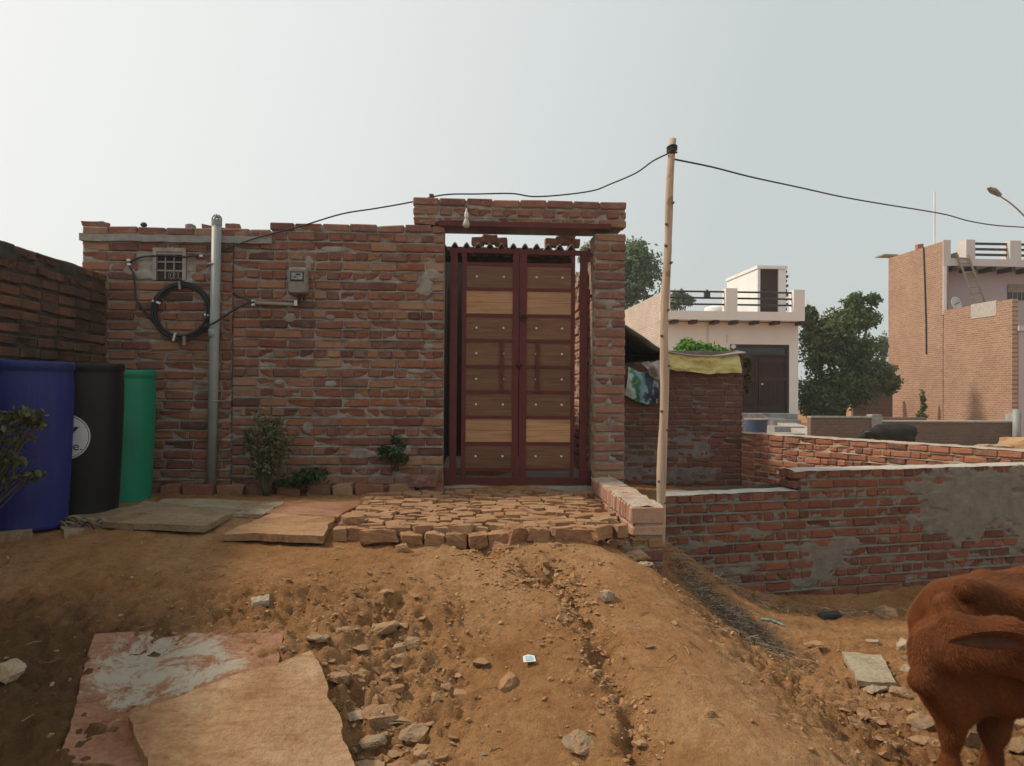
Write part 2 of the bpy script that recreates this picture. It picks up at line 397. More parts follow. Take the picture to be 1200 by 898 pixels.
def slab_mat(name, a, b_, c_, patch=None, thr=(.52, .56), ctr=None):
    m, t, b = NM(name); P = geo(t).outputs['Position']
    n = noise(t, 2.4, 7, .62, P, .8)
    c = ramp(t, n, [(.3, a), (.52, b_), (.72, c_)])
    mp = nN(t, 'ShaderNodeMapping'); mp.inputs['Scale'].default_value = (3, 14, 6); mp.inputs['Rotation'].default_value = (0, 0, .6)
    t.links.new(P, mp.inputs['Vector'])
    v = noise(t, 1.5, 6, .7, mp.outputs[0], 1.2)
    c = mixc(t, ramp(t, v, [(.46, (0, 0, 0)), (.66, (.75,) * 3)]), c, mixc(t, 1.0, c, (.70, .58, .46), 'MULTIPLY'))
    v2 = noise(t, 1.1, 7, .7, P, 2.0)
    c = mixc(t, ramp(t, v2, [(.52, (0, 0, 0)), (.66, (.7,) * 3)]), c, mixc(t, 1.0, c, (.66, .50, .36), 'MULTIPLY'))
    g2 = noise(t, 45, 5, .75, P)
    c = mixc(t, ramp(t, g2, [(.46, (0, 0, 0)), (.64, (.6,) * 3)]), c, mixc(t, 1.0, c, (.62, .56, .5), 'MULTIPLY'))
    if patch:
        pn = math_(t, 'ADD', math_(t, 'MULTIPLY', noise(t, 5.0, 8, .78, P, .5), .8), math_(t, 'MULTIPLY', noise(t, 38, 5, .8, P), .2))
        if ctr:
            sp = nN(t, 'ShaderNodeSeparateXYZ'); t.links.new(P, sp.inputs[0])
            dx = math_(t, 'DIVIDE', math_(t, 'SUBTRACT', sp.outputs[0], ctr[0]), ctr[2])
            dy = math_(t, 'DIVIDE', math_(t, 'SUBTRACT', sp.outputs[1], ctr[1]), ctr[3])
            q = math_(t, 'ADD', math_(t, 'MULTIPLY', dx, dx), math_(t, 'MULTIPLY', dy, dy))
            pn = math_(t, 'SUBTRACT', pn, math_(t, 'MULTIPLY', q, .16))
        c = mixc(t, ramp(t, pn, [(thr[0], (0, 0, 0)), (thr[1], (.95,) * 3)]), c, patch)
    t.links.new(c, b.inputs['Base Color']); b.inputs['Roughness'].default_value = .88; b.inputs['Specular IOR Level'].default_value = .2
    bump(t, b, math_(t, 'ADD', noise(t, 16, 6, .7, P), math_(t, 'MULTIPLY', noise(t, 110, 3, .7, P), .4)), .8, .02); return m
M['slab_tan'] = slab_mat('tan_sandstone', (.30, .165, .082), (.385, .235, .13), (.46, .31, .195))
M['slab_pink'] = slab_mat('pink_sandstone', (.27, .135, .082), (.33, .17, .105), (.37, .205, .125), (.365, .325, .255), (.42, .49), (-1.33, 3.38, .42, .36))
M['slab_grey'] = slab_mat('grey_sandstone', (.26, .195, .135), (.34, .25, .16), (.40, .32, .225))
M['slab_green'] = slab_mat('greenish_sandstone', (.34, .29, .20), (.40, .34, .245), (.45, .385, .29))

def leaf_mat(name, tones, trans=.25):
    m, t, b = NM(name)
    n = len(tones); c = ramp(t, rnd(t), [(i / n, x) for i, x in enumerate(tones)])
    t.links.new(c, b.inputs['Base Color']); b.inputs['Roughness'].default_value = .6; b.inputs['Specular IOR Level'].default_value = .25
    tr = nN(t, 'ShaderNodeBsdfTranslucent'); t.links.new(mixc(t, 1.0, c, (1.3, 1.4, .8), 'MULTIPLY'), tr.inputs[0])
    ms = nN(t, 'ShaderNodeMixShader'); ms.inputs[0].default_value = trans
    o = [n_ for n_ in t.nodes if n_.type == 'OUTPUT_MATERIAL'][0]
    t.links.new(b.outputs[0], ms.inputs[1]); t.links.new(tr.outputs[0], ms.inputs[2]); t.links.new(ms.outputs[0], o.inputs[0])
    return m
M['leaf_tree'] = leaf_mat('tree_leaves', [(.075, .115, .036), (.115, .16, .052), (.055, .09, .03), (.155, .185, .07), (.09, .135, .043)])
M['leaf_tree_brown'] = leaf_mat('tree_leaves_brownish', [(.14, .165, .07), (.175, .18, .085), (.10, .13, .05)])
M['leaf_far'] = leaf_mat('hazed_tree_leaves', [(.13, .18, .10), (.16, .205, .12), (.105, .155, .085)])  # lightened leaf tones, distance haze put into the colour
M['leaf_dark'] = leaf_mat('shrub_leaves', [(.05, .065, .022), (.07, .085, .03), (.10, .095, .04), (.04, .055, .02), (.13, .10, .055)])
M['leaf_olive'] = leaf_mat('olive_leaves', [(.08, .115, .035), (.11, .14, .05), (.15, .155, .07), (.06, .09, .028), (.18, .16, .085)])
M['leaf_green'] = leaf_mat('weed_leaves', [(.035, .075, .018), (.05, .10, .025), (.03, .06, .016)])
M['leaf_vine'] = leaf_mat('vine_leaves', [(.09, .20, .035), (.12, .25, .045), (.07, .16, .03)])

# brick pattern only for walls too far off to pick the bricks apart
def far_brick(name, a, b_, mort, side, scale=1.0):
    m, t, b = NM(name); P = geo(t).outputs['Position']
    sp = nN(t, 'ShaderNodeSeparateXYZ'); t.links.new(P, sp.inputs[0])
    cx = nN(t, 'ShaderNodeCombineXYZ'); t.links.new(sp.outputs[1 if side else 0], cx.inputs[0]); t.links.new(sp.outputs[2], cx.inputs[1])
    br = nN(t, 'ShaderNodeTexBrick'); t.links.new(cx.outputs[0], br.inputs['Vector'])
    br.inputs['Scale'].default_value = 1.0; br.inputs['Brick Width'].default_value = .24; br.inputs['Row Height'].default_value = .0867
    br.inputs['Mortar Size'].default_value = .015; br.inputs['Color1'].default_value = a + (1,); br.inputs['Color2'].default_value = b_ + (1,)
    br.inputs['Mortar'].default_value = mort + (1,); br.inputs['Mortar Smooth'].default_value = .3
    d = noise(t, .9, 6, .7, P)
    c = mixc(t, ramp(t, d, [(.42, (0, 0, 0)), (.65, (.5,) * 3)]), br.outputs[0], mixc(t, 1.0, br.outputs[0], (.72, .68, .66), 'MULTIPLY'))
    c = mixc(t, ramp(t, noise(t, 9, 4, .7, P), [(.45, (0, 0, 0)), (.7, (.5,) * 3)]), c, mixc(t, 1.0, c, (1.3, 1.25, 1.2), 'MULTIPLY'))
    t.links.new(c, b.inputs['Base Color']); b.inputs['Roughness'].default_value = .95
    bump(t, b, math_(t, 'ADD', math_(t, 'MULTIPLY', br.outputs['Fac'], -1.0), math_(t, 'MULTIPLY', noise(t, 12, 3, .6, P), .6)), .9, .03); return m
M['far_brick_side'] = far_brick('far_brick_side', (.40, .215, .132), (.30, .148, .092), (.42, .325, .245), True)
M['far_brick_front'] = far_brick('far_brick_front', (.44, .235, .15), (.36, .175, .11), (.30, .225, .165), False)
M['far_brick_old'] = far_brick('far_brick_old', (.20, .125, .09), (.16, .10, .075), (.15, .12, .10), False)
M['far_brick_white'] = far_brick('far_brick_white', (.56, .47, .41), (.50, .40, .34), (.42, .36, .31), True)

def print_mat():
    m, t, b = NM('printed_banner'); P = geo(t).outputs['Position']
    sp = nN(t, 'ShaderNodeSeparateXYZ'); t.links.new(P, sp.inputs[0])
    u = math_(t, 'DIVIDE', math_(t, 'SUBTRACT', sp.outputs[0], at(733, 450, 10.5).x), .50)
    a = math_(t, 'ADD', math_(t, 'ADD', u, math_(t, 'MULTIPLY', math_(t, 'SUBTRACT', sp.outputs[2], 1.8), .35)), math_(t, 'MULTIPLY', math_(t, 'SUBTRACT', noise(t, 9, 4, .6, P), .5), .8))
    c = ramp(t, a, [(.05, (.42, .47, .44)), (.16, (.38, .46, .42)), (.24, (.05, .18, .06)), (.34, (.05, .14, .10)), (.42, (.16, .32, .34)), (.55, (.22, .36, .38)), (.60, (.03, .045, .09)), (.80, (.03, .04, .08)), (.86, (.36, .40, .37)), (.97, (.40, .42, .38))])
    t.links.new(c, b.inputs['Base Color']); b.inputs['Roughness'].default_value = .5
    bump(t, b, noise(t, 14, 3, .5, P), .4, .02); return m
M['banner'] = print_mat()
def tarp_mat():
    m, t, b = NM('yellow_tarp'); P = geo(t).outputs['Position']
    c = ramp(t, noise(t, 3.0, 6, .65, P, .5), [(.3, (.54, .44, .13)), (.55, (.62, .53, .20)), (.75, (.60, .55, .34))])
    c = mixc(t, ramp(t, noise(t, 26, 3, .6, P), [(.62, (0, 0, 0)), (.66, (.5,) * 3)]), c, (.22, .19, .10))
    t.links.new(c, b.inputs['Base Color']); b.inputs['Roughness'].default_value = .45
    bump(t, b, noise(t, 16, 4, .55, P, 1.0), .6, .03); return m
M['tarp_yellow'] = tarp_mat()
M['cloth_grey'] = simple('grey_sack', (.40, .345, .31), (.30, .255, .225), 12, .9, .4, 50)
def fur_mat(name, a, b_, c_, stretch=(9, 9, 22)):
    m, t, b = NM(name); P = geo(t).outputs['Position']
    c = ramp(t, noise(t, 5, 5, .6, P, .4), [(.3, a), (.52, b_), (.72, c_)])
    mp = nN(t, 'ShaderNodeMapping'); mp.inputs['Scale'].default_value = stretch; mp.inputs['Rotation'].default_value = (.3, .5, .2)
    t.links.new(P, mp.inputs['Vector'])
    h = noise(t, 9, 5, .7, mp.outputs[0], .8)
    c = mixc(t, ramp(t, h, [(.4, (0, 0, 0)), (.68, (.5,) * 3)]), c, mixc(t, 1.0, c, (.62, .56, .5), 'MULTIPLY'))
    t.links.new(c, b.inputs['Base Color']); b.inputs['Roughness'].default_value = .75; b.inputs['Specular IOR Level'].default_value = .14
    bump(t, b, h, .55, .006); return m
M['fur'] = fur_mat('red_brown_hide', (.072, .019, .004), (.112, .032, .0065), (.165, .052, .0115))
M['hair'] = simple('brown_hair', (.165, .05, .0105), (.10, .029, .0055), 9, .8, 0, vary=.6)
M['hide_black'] = fur_mat('black_hide', (.018, .016, .016), (.028, .025, .024), (.04, .036, .034))
M['ear_dark'] = simple('dark_ear_hide', (.085, .034, .017), (.06, .026, .014), 20, .8, .2)
M['horn'] = simple('hoof_horn', (.06, .05, .045), (.04, .035, .03), 20, .5, .1)

# ---------------------------------------------------------------- ground
CP = [(-3.2,6.6,.80),(-2,6.6,.78),(-1,6.5,.78),(-3,5,.79),(-2,5,.745),(-1.2,4.7,.70),(-3,4.4,.73),(-2.4,4.2,.665),(-1.2,4.2,.635),
      (-2.9,3.5,.50),(-2.0,3.4,.44),(-1.2,3.5,.47),(-1.6,2.8,.28),(-2.6,2.7,.27),(-.8,2.8,.26),(-.6,3.5,.45),
      (-.8,5.2,.765),(0,5.2,.765),(1.0,5.2,.765),(-.8,6.4,.79),(0,6.4,.79),(1,6.4,.79),(-.8,4.72,.715),(0,4.68,.705),(.8,4.68,.70),
      (0,4.2,.61),(0,3.6,.44),(0,3.1,.335),(0,2.7,.25),(.5,4.1,.59),(.9,4.1,.565),(.8,3.4,.45),(1.2,3.4,.405),(.9,2.8,.335),(1.3,2.8,.31),
      (1.15,4.6,.58),(1.1,5.0,.60),(1.35,4.1,.40),(1.55,3.4,.26),(1.75,3.0,.12),(1.85,3.5,.08),(2.2,3.4,0),(3,3.4,-.06),(2.3,2.8,-.02),
      (1.65,4.2,.16),(1.9,4.6,.03),(2.6,5,-.06),(3.5,5.6,-.12),(1.45,5.1,.36),(1.75,5.4,.20),(1.8,5.85,.34),(2.2,6.0,.06),(2.7,6.1,-.09),(3.6,6.2,-.15),
      (5,4,-.1),(5.2,6.2,-.16),(7,5,-.1),(0,1.8,.1),(1.5,2.1,.16),(-2,1.8,.1),(3,1.8,-.05),(0,0,.05),(-4,0,.05),(4,0,0),(-4.5,4,.6),(-5,7,.75),
      (-2,9,.76),(0,9,.76),(1,8.2,.76),(1.9,8,.3),(3,7.4,.30),(2.6,10.2,.33),(3.8,10.6,.33),(4.6,8.6,.33),(6,9,.25),(8,12,.1),(4,14,.1),(0,14,.5),(-5,13,.4),(12,8,0),(-9,3,.4),(0,-4,0),(-6,-3,0),(7,-3,0)]
cp = np.array(CP)
def _tps_k(r2): return np.where(r2 > 1e-12, r2 * np.log(np.maximum(r2, 1e-12)) * .5, 0)
def _tps_fit(c):
    n = len(c); K = _tps_k(((c[:, None, :2] - c[None, :, :2]) ** 2).sum(-1)) + np.eye(n) * .004
    P = np.c_[np.ones(n), c[:, :2]]; A = np.block([[K, P], [P.T, np.zeros((3, 3))]])
    return np.linalg.solve(A, np.r_[c[:, 2], 0, 0, 0])
TW = _tps_fit(cp)
GUL = np.array([(.02, 4.72), (.28, 4.5), (.46, 4.3), (.58, 4.05), (.63, 3.7), (.64, 3.35), (.68, 3.0), (.70, 2.7), (.66, 2.2)])
def _segdist(x, y, poly):
    best = np.full(x.shape, 9.0); side = np.zeros(x.shape)
    for (a, b) in zip(poly[:-1], poly[1:]):
        d = b - a; L = (d**2).sum(); t = np.clip(((x-a[0])*d[0]+(y-a[1])*d[1])/L, 0, 1)
        ddx, ddy = x-(a[0]+t*d[0]), y-(a[1]+t*d[1]); r = np.hypot(ddx, ddy)
        s = np.sign(ddx * d[1] - ddy * d[0]); up = r < best
        best = np.where(up, r, best); side = np.where(up, s, side)
    return best, side
def bumpf(x, y, cx, cy, rx, ry): return np.exp(-((x-cx)/rx)**2-((y-cy)/ry)**2)
def ground_z(x, y, fine=True):
    x = np.atleast_1d(np.asarray(x, float)); y = np.atleast_1d(np.asarray(y, float))
    xc, yc = np.clip(x, -9, 12), np.clip(y, -4, 14)
    z = TW[-3] + TW[-2]*xc + TW[-1]*yc
    for i, (a, b, _) in enumerate(CP): z = z + TW[i] * _tps_k((xc-a)**2+(yc-b)**2)
    d = np.hypot(np.maximum(np.maximum(-7-x, x-8), 0), np.maximum(np.maximum(-2-y, y-11.5), 0))
    k = np.clip(d / 6, 0, 1); k = k*k*(3-2*k)
    z = z * (1-k) + k * (0.02 + .05 * vnoise(x*.12, y*.12, s=3))
    if fine:
        near = np.clip(1 - d/4, 0, 1)
        pav = ((x > -.9) & (x < 1.15) & (y > 4.72)).astype(float)
        rough = .35 + 1.15*bumpf(x, y, -.38, 3.3, .42, .75) + .9*bumpf(x, y, -2.0, 3.3, 1.0, .8) + .8*bumpf(x, y, -.8, 3.9, .9, .22) \
            + 1.0*bumpf(x, y, 1.75, 3.6, .35, .9) + .7*bumpf(x, y, 2.6, 4.2, .9, 1.1) + .5*bumpf(x, y, 1.5, 4.3, .3, 1.0)
        rough = np.minimum(rough, 1.5) * (1 - .75*pav)
        smooth = bumpf(x, y, 1.05, 3.4, .33, 1.1) + bumpf(x, y, -1.6, 4.6, 1.3, .3) + bumpf(x, y, .6, 4.5, .5, .25) + bumpf(x, y, .33, 3.4, .2, .8)
        rough = rough * (1 - .72*np.clip(smooth, 0, 1))
        n = fbm(x*4.2, y*4.2, s=11, o=5, g=.55); rid = 1 - np.abs(fbm(x*6.5+9, y*6.5, s=31, o=4, g=.55))*1.6
        fn = fbm(x*26, y*26, s=51, o=3, g=.6)
        bil = np.abs(fbm(x*17+3, y*17, s=91, o=3, g=.6))
        z = z + near*rough*(.026*n + .022*np.clip(rid, -1, 1) + .012*fn - .024*bil + .008)
        gx = x + .05*vnoise(x*7, y*7, s=71); gy = y + .05*vnoise(x*7+50, y*7, s=72)
        gd, sd_ = _segdist(gx, gy, GUL)
        wv = .070 + .045*vnoise(x*3, y*3, s=73) + .022*vnoise(x*15, y*15, s=76)
        z = z - near*.10*np.exp(-(gd/wv)**2)*(.75+.6*vnoise(x*12, y*12, s=74)+.35*vnoise(x*30, y*30, s=77))
        z = z + near*.028*np.exp(-((gd-.13)/.09)**2)*(sd_ > 0)*(0.6+.6*fbm(x*14, y*14, s=75, o=3))
        er = bumpf(x, y, .47, 4.22, .17, .20)*(.5+.5*np.sign(vnoise(x*7, y*7, s=78)+.25)) 
        z = z - near*.055*er*(1+.5*fbm(x*18, y*18, s=79, o=3))
        # low scarp where the packed ramp breaks off above the rubble hollow
        z = z - near*.10*bumpf(x, y, -.36, 3.25, .30, .62) + near*.05*bumpf(x, y, 1.0, 3.5, .28, 1.0) + near*.03*bumpf(x, y, .34, 3.5, .16, .7)
    inp = (x > -.84) & (x < 1.08) & (y > 4.84) & (y < 6.75)
    z = np.where(inp, np.minimum(z, .790 + .007*vnoise(x*9, y*9, s=88)), z)
    return z
def gz(x, y): return float(ground_z(np.array([x]), np.array([y]))[0])
def axis(a, b, step, far0, far1, g=1.25):
    mid = np.arange(a, b + 1e-6, step); L = []; R_ = []
    p, s = a, step
    while p > far0: s *= g; p -= s; L.append(p)
    p, s = mid[-1], step
    while p < far1: s *= g; p += s; R_.append(p)
    return np.r_[L[::-1], mid, R_]
gxs = axis(-3.4, 4.2, .0145, -190, 190, 1.22); gys = axis(2.35, 6.8, .0145, -60, 260, 1.22)
GX, GY = np.meshgrid(gxs, gys)
GZ = ground_z(GX.ravel(), GY.ravel())
g_o = fast_mesh('ground', np.c_[GX.ravel(), GY.ravel(), GZ], grid_faces(len(gxs), len(gys)), M['ground'], smooth=True)
tag(g_o, kind='structure')

def onground(px, py):
    d = ray(px, py); ts = np.linspace(1.2, 16, 1500)
    P = np.array(CAMP)[None] + np.array(d)[None] * ts[:, None]
    gzv = ground_z(P[:, 0], P[:, 1], False); i = np.argmax(P[:, 2] < gzv)
    return P[i, 0], P[i, 1], gz(P[i, 0], P[i, 1])

# ---------------------------------------------------------------- brick and stone pieces
def bevel_box(lx, ly, lz, c, jit, seed, chips=0):
    rs = random.Random(seed); bm = bmesh.new(); bmesh.ops.create_cube(bm, size=1)
    for v in bm.verts: v.co = Vector((v.co.x*lx, v.co.y*ly, v.co.z*lz))
    bmesh.ops.bevel(bm, geom=list(bm.edges), offset=c, segments=1, affect='EDGES', profile=.6)
    for v in bm.verts:
        v.co += Vector((rs.uniform(-1, 1)*jit, rs.uniform(-1, 1)*jit, rs.uniform(-1, 1)*jit*.8))
    for _ in range(chips):      # a knocked-off corner
        k = Vector((rs.choice((-1, 1))*lx/2, -ly/2, rs.choice((-1, 1))*lz/2)); s = rs.uniform(.02, .035)
        for v in bm.verts:
            if (v.co - k).length < s*1.3: v.co += Vector((-k.x*2/lx, 1, -k.z*2/lz)) * s*.45
    bmesh.ops.triangulate(bm, faces=list(bm.faces))
    me = bpy.data.meshes.new('brick'); bm.to_mesh(me); bm.free(); return me
def with_mat(meshes, mt):
    r = []
    for m in meshes:
        c = m.copy(); c.materials.append(mt); r.append(c)
    return r
ST = [bevel_box(.232, .11, .0685, .009, .0042, 100+i, 1 if i % 3 == 0 else 0) for i in range(8)]
HD = [bevel_box(.108, .11, .068, .0105, .0042, 200+i, 1 if i % 3 == 0 else 0) for i in range(8)]
_cache = {}
def bset(kind, mk):
    if (kind, mk) not in _cache: _cache[(kind, mk)] = with_mat(ST if kind == 's' else HD, M[mk])
    return _cache[(kind, mk)]

def hull_mesh(pts, name='stone', sub=0, amp=0.0, seed=0, smooth=False):
    bm = bmesh.new()
    for p in pts: bm.verts.new(p)
    r = bmesh.ops.convex_hull(bm, input=list(bm.verts))
    bmesh.ops.delete(bm, geom=[e for e in r['geom_interior'] if isinstance(e, bmesh.types.BMVert)], context='VERTS')
    loose = [v for v in bm.verts if not v.link_faces]
    bmesh.ops.delete(bm, geom=loose, context='VERTS')
    if sub:
        bmesh.ops.subdivide_edges(bm, edges=list(bm.edges), cuts=sub, use_grid_fill=True)
        bmesh.ops.triangulate(bm, faces=list(bm.faces))
        co = np.array([v.co for v in bm.verts]); bm.normal_update(); no = np.array([v.normal for v in bm.verts])
        L = np.ptp(co, axis=0).max(); q = co / L * 5
        d = fbm(q[:, 0]+seed, q[:, 1], q[:, 2], s=seed % 97, o=4, g=.55) * amp * L
        for v, dd, n in zip(bm.verts, d, no): v.co += Vector(n) * dd
    me = bpy.data.meshes.new(name); bm.to_mesh(me); bm.free()
    if smooth: me.polygons.foreach_set('use_smooth', [True]*len(me.polygons))
    return me
def rock_pts(lx, ly, lz, seed, n=16, box=.5):
    rs = random.Random(seed); P = []
    for _ in range(n):
        v = Vector((rs.gauss(0, 1), rs.gauss(0, 1), rs.gauss(0, 1))).normalized()
        m = max(abs(v.x), abs(v.y), abs(v.z)); v = v * (1-box) + v / m * box
        v *= rs.uniform(.85, 1.05)
        P.append((v.x*lx/2, v.y*ly/2, v.z*lz/2))
    return P
def broken_brick(lx, ly, lz, seed):
    """a worn brick piece: eight pulled-about corners and a few extra points"""
    rs = random.Random(seed); P = []
    for sx in (-1, 1):
        for sy in (-1, 1):
            for sz in (-1, 1):
                P.append((sx*lx/2*rs.uniform(.74, 1.0), sy*ly/2*rs.uniform(.74, 1.0), sz*lz/2*rs.uniform(.8, 1.0)))
    for _ in range(5):
        P.append((rs.uniform(-1, 1)*lx*.45, rs.uniform(-1, 1)*ly*.45, rs.choice((-1, 1))*lz*.5))
    return P

# ---------------------------------------------------------------- walls laid brick by brick
def lay_brick(root, kind, mk, x, y, z, lenscale=1.0, rz=0.0, jit=1.0, stuff=None):
    me = random.choice(bset(kind, mk))
    rot = (random.uniform(-.02, .02)*jit, random.uniform(-.018, .018)*jit, rz + random.uniform(-.02, .02)*jit)
    sc = (lenscale*random.uniform(.985, 1.01), 1, random.uniform(.95, 1.03))
    if stuff is not None:
        Mx = Matrix.Translation((x, y, z)) @ Euler(rot).to_matrix().to_4x4() @ Matrix.Diagonal(sc+(1,))
        stuff.add([Mx @ v.co for v in me.vertices], [tuple(p.vertices) for p in me.polygons]); return
    o = link('brick', me, root); o.location = (x, y, z); o.rotation_euler = rot; o.scale = sc
    return o

def mortar_front(root, mk, L, z0, z1, thick, patches=(), base=-.0165, amp=.0055, step=.016, topf=None, seed=1, notch=None, x0=0.0, lip=None):
    """wall body: a rough mortar face (y=0 is the brick face, +y goes into the wall) joined to a solid back"""
    nx, nz = max(3, int(L/step)), max(3, int((z1-z0)/(.0072 if lip else step)))
    X, Z = np.meshgrid(np.linspace(x0, x0+L, nx), np.linspace(z0, z1, nz))
    if topf is not None:
        T = topf(X); Z = z0 + (Z - z0) * (T - z0) / (z1 - z0)
    y = -base + -amp * fbm(X*17+seed*3, Z*24, s=seed, o=4, g=.6)
    if lip is not None:     # each bed joint: mortar squeezed out over the brick below, raked back under the brick above
        f = np.mod((lip - Z)/CH + .5, 1.0) - .5
        a_ = np.clip(1 - np.abs(f - .055)/.075, 0, 1); b_ = np.clip(1 - np.abs(f + .085)/.06, 0, 1)
        ms = np.clip(.62 + .95*fbm(X*5.5, np.round((lip-Z)/CH)*3.1, s=seed+9, o=3), 0, 1.25)
        y = y - a_*ms*.0205 + b_*.008
    if notch:
        y = np.where((X > notch[0]) & (X < notch[1]) & (Z > notch[2]) & (Z < notch[3]), .19, y)
    for (cx, cz, rx, rz, h) in patches:
        q = ((X-cx)/rx)**2 + ((Z-cz)/rz)**2 + .55*fbm(X*9, Z*9, s=seed+40, o=4)
        k = np.clip((1.0 - q)/.35, 0, 1); k = k*k*(3-2*k)
        if notch: k = k * (y < .1)
        y = y*(1-k) + k*(-h - .004*fbm(X*14, Z*14, s=seed+7, o=4))
    V = np.stack([X, y, Z], -1).reshape(-1, 3); Fq = grid_faces(nx, nz)
    n = len(V)
    back = V.copy(); back[:, 1] = thick
    idx = np.arange(n).reshape(nz, nx)
    ring = np.r_[idx[0, :], idx[1:, -1], idx[-1, -2::-1], idx[-2:0:-1, 0]]
    # rim back
    rb = n + np.arange(len(ring)); VB = V[ring].copy(); VB[:, 1] = thick
    q = np.stack([ring, rb, np.roll(rb, -1), np.roll(ring, -1)], 1)
    V2 = np.r_[V, VB]
    c = [n, n + nx - 1, n + nx - 1 + nz - 1, n + 2*(nx-1) + nz - 1]
    Fq = np.r_[Fq, q, np.array([[c[0], c[3], c[2], c[1]]])]
    return fast_mesh('mortar', V2, Fq, M[mk], root, smooth=True)

def brick_rows(root, rows, skip=None, limit=300, depth=.055, jy=.005, stuff_name='brick_infill', far_first=None):
    """rows: (z_centre, x0, x1, pattern, material). pattern 's' stretchers, 'h' headers, 'm' mostly headers."""
    lst = []
    for ri, (z, x0, x1, pat, mk) in enumerate(rows):
        x = x0
        off = random.uniform(0, .1) if pat == 's' else random.uniform(0, .05)
        first = True
        while x < x1 - .03:
            k = pat
            if pat == 'm': k = 's' if random.random() < .10 else 'h'
            if pat == 't': k = 'h' if random.random() < .12 else 's'
            ln = (.232 if k == 's' else .108); gap = random.uniform(.008, .014) if k == 's' else random.uniform(.006, .012)
            if first and pat in 'st': ln = (.232 - off) if ri % 2 else .232 - off*.3
            first = False
            ln = min(ln, x1 - x)
            if x1 - (x + ln) < .04: ln = x1 - x
            if ln > .03: lst.append((z + random.uniform(-.004, .004), x + ln/2, ln, mk))
            x += ln + gap
    lst = [b for b in lst if not (skip and skip(b[1], b[0], b[2]))]
    order = sorted(lst, key=far_first or (lambda b: -b[0]))
    st = {}
    for i, (z, xc, ln, mk) in enumerate(order):
        kind = 's' if ln > .155 else 'h'
        lsc = ln / (.232 if kind == 's' else .108)
        y = depth + random.uniform(-jy, jy)
        if i < limit: lay_brick(root, kind, mk, xc, y, z, lsc)
        else: lay_brick(root, kind, mk, xc, y, z, lsc, stuff=st.setdefault(mk, MB()))
    for mk, mb in st.items():
        tag(mb.build(stuff_name, M[mk], root), kind='stuff')
    return len(order)

CH = .0867
YW = 6.70
ZT = 3.18                                   # top of the house wall
pA = at(96, 300, YW).x; pB = at(272, 300, YW).x; pC = at(520, 400, YW).x
pBand = at(318, 290, YW).x; pL0 = at(484, 250, YW).x; pP0 = at(697, 400, YW).x; pP1 = at(733, 400, YW).x

def P2(px, py, x0): p = at(px, py, YW); return p.x - x0, p.z

# --- left stretch of the house front
wa = thing('brick_wall', 'left stretch of red brick house wall with grey drainpipe, small barred vent and cement band', 'wall', (pA, YW, 0))
LA = pB - pA
win = (P2(183, 328, pA)[0], P2(214, 296, pA)[0], P2(183, 327, pA)[1], P2(214, 297, pA)[1])
rowsA = []
ZA = 2.975
z = ZA
i = 0
while z > .74:
    rowsA.append((z - CH/2, 0, LA, 't', 'brick')); z -= CH; i += 1
zband = 3.010
rowsA = [(r[0], r[1], r[2], r[3], r[4]) for r in rowsA]
def skipA(x, z, ln): return (win[0]-.02 < x+ln/2 and x-ln/2 < win[1]+.02 and win[2]-.03 < z < win[3]+.03)
def patchesA(): return [(*P2(172, 322, pA), .10, .06, .004), (*P2(150, 318, pA), .05, .04, .003), (*P2(222, 330, pA), .05, .03, .002)]
brick_rows(wa, rowsA, skipA)
# parapet course above the band
rowsT = [(3.072, 0.0, at(316, 280, YW).x - pA, 's', 'brick_top')]
brick_rows(wa, rowsT)
mortar_front(wa, 'mortar', LA, .6, 3.075, .22, patchesA(), seed=2, lip=ZA, notch=(win[0]-.012, win[1]+.012, win[2]-.012, win[3]+.02))
mb = MB()
nb = 60; Lb = pBand - pA + .01
for k in range(nb):   # cement band: short rough lengths that share one skin
    pass
xs = np.linspace(-.012, Lb, nb); v = []; f = []
for xx in xs:
    j = .006*float(vnoise(xx*9, 1.0, s=5)); j2 = .004*float(vnoise(xx*13, 4.0, s=6))
    v += [(xx, -.028+j, zband-.036+j2), (xx, -.028+j, zband+.026+j2), (xx, .10, zband+.03), (xx, .10, zband-.038)]
for k in range(nb-1):
    for q in range(4): f.append((k*4+q, k*4+(q+1) % 4, k*4+4+(q+1) % 4, k*4+4+q))
f += [(3, 2, 1, 0), tuple((nb-1)*4+q for q in range(4))]
mb.add(v, f); mb.build('cement_band', M['cement'], wa)
# window with grille
wf = MB(); x0, x1, z0, z1 = win
wf.box(x0-.03, x0, -.006, .05, z0-.01, z1+.012); wf.box(x1, x1+.03, -.006, .05, z0-.01, z1+.012)
wf.box(x0-.03, x1+.03, -.008, .05, z1+.012, z1+.045)
wfo = wf.build('window_frame', M['steel'], wa)
b_ = MB()
for k in range(1, 3): b_.box(x0, x1, .01, .018, z0+(z1-z0)*k/3-.006, z0+(z1-z0)*k/3+.006)
for k in range(1, 3): b_.box(x0+(x1-x0)*k/3-.005, x0+(x1-x0)*k/3+.005, .004, .0095, z0, z1)
b_.box(x0, x1, .002, .03, z1-.012, z1+.012)
b_.build('grille', M['steel'], wfo)
MB().box(x0-.01, x1+.01, .03, .20, z0-.01, z1+.01).build('window_opening', M['shed_dark'], wfo)  # dark block fills the vent with the look of shade
cu = MB()
for k in range(5):
    cxx = x0 + (x1-x0)*random.uniform(.45, .95)
    cu.tube([(cxx+.02*math.cos(t), -.004+.003*math.sin(3*t), z0+.035+.035*math.sin(t)) for t in np.linspace(0, 6, 14)], .0022, 4)
cu.build('wire_scrap', M['steel'], wfo)

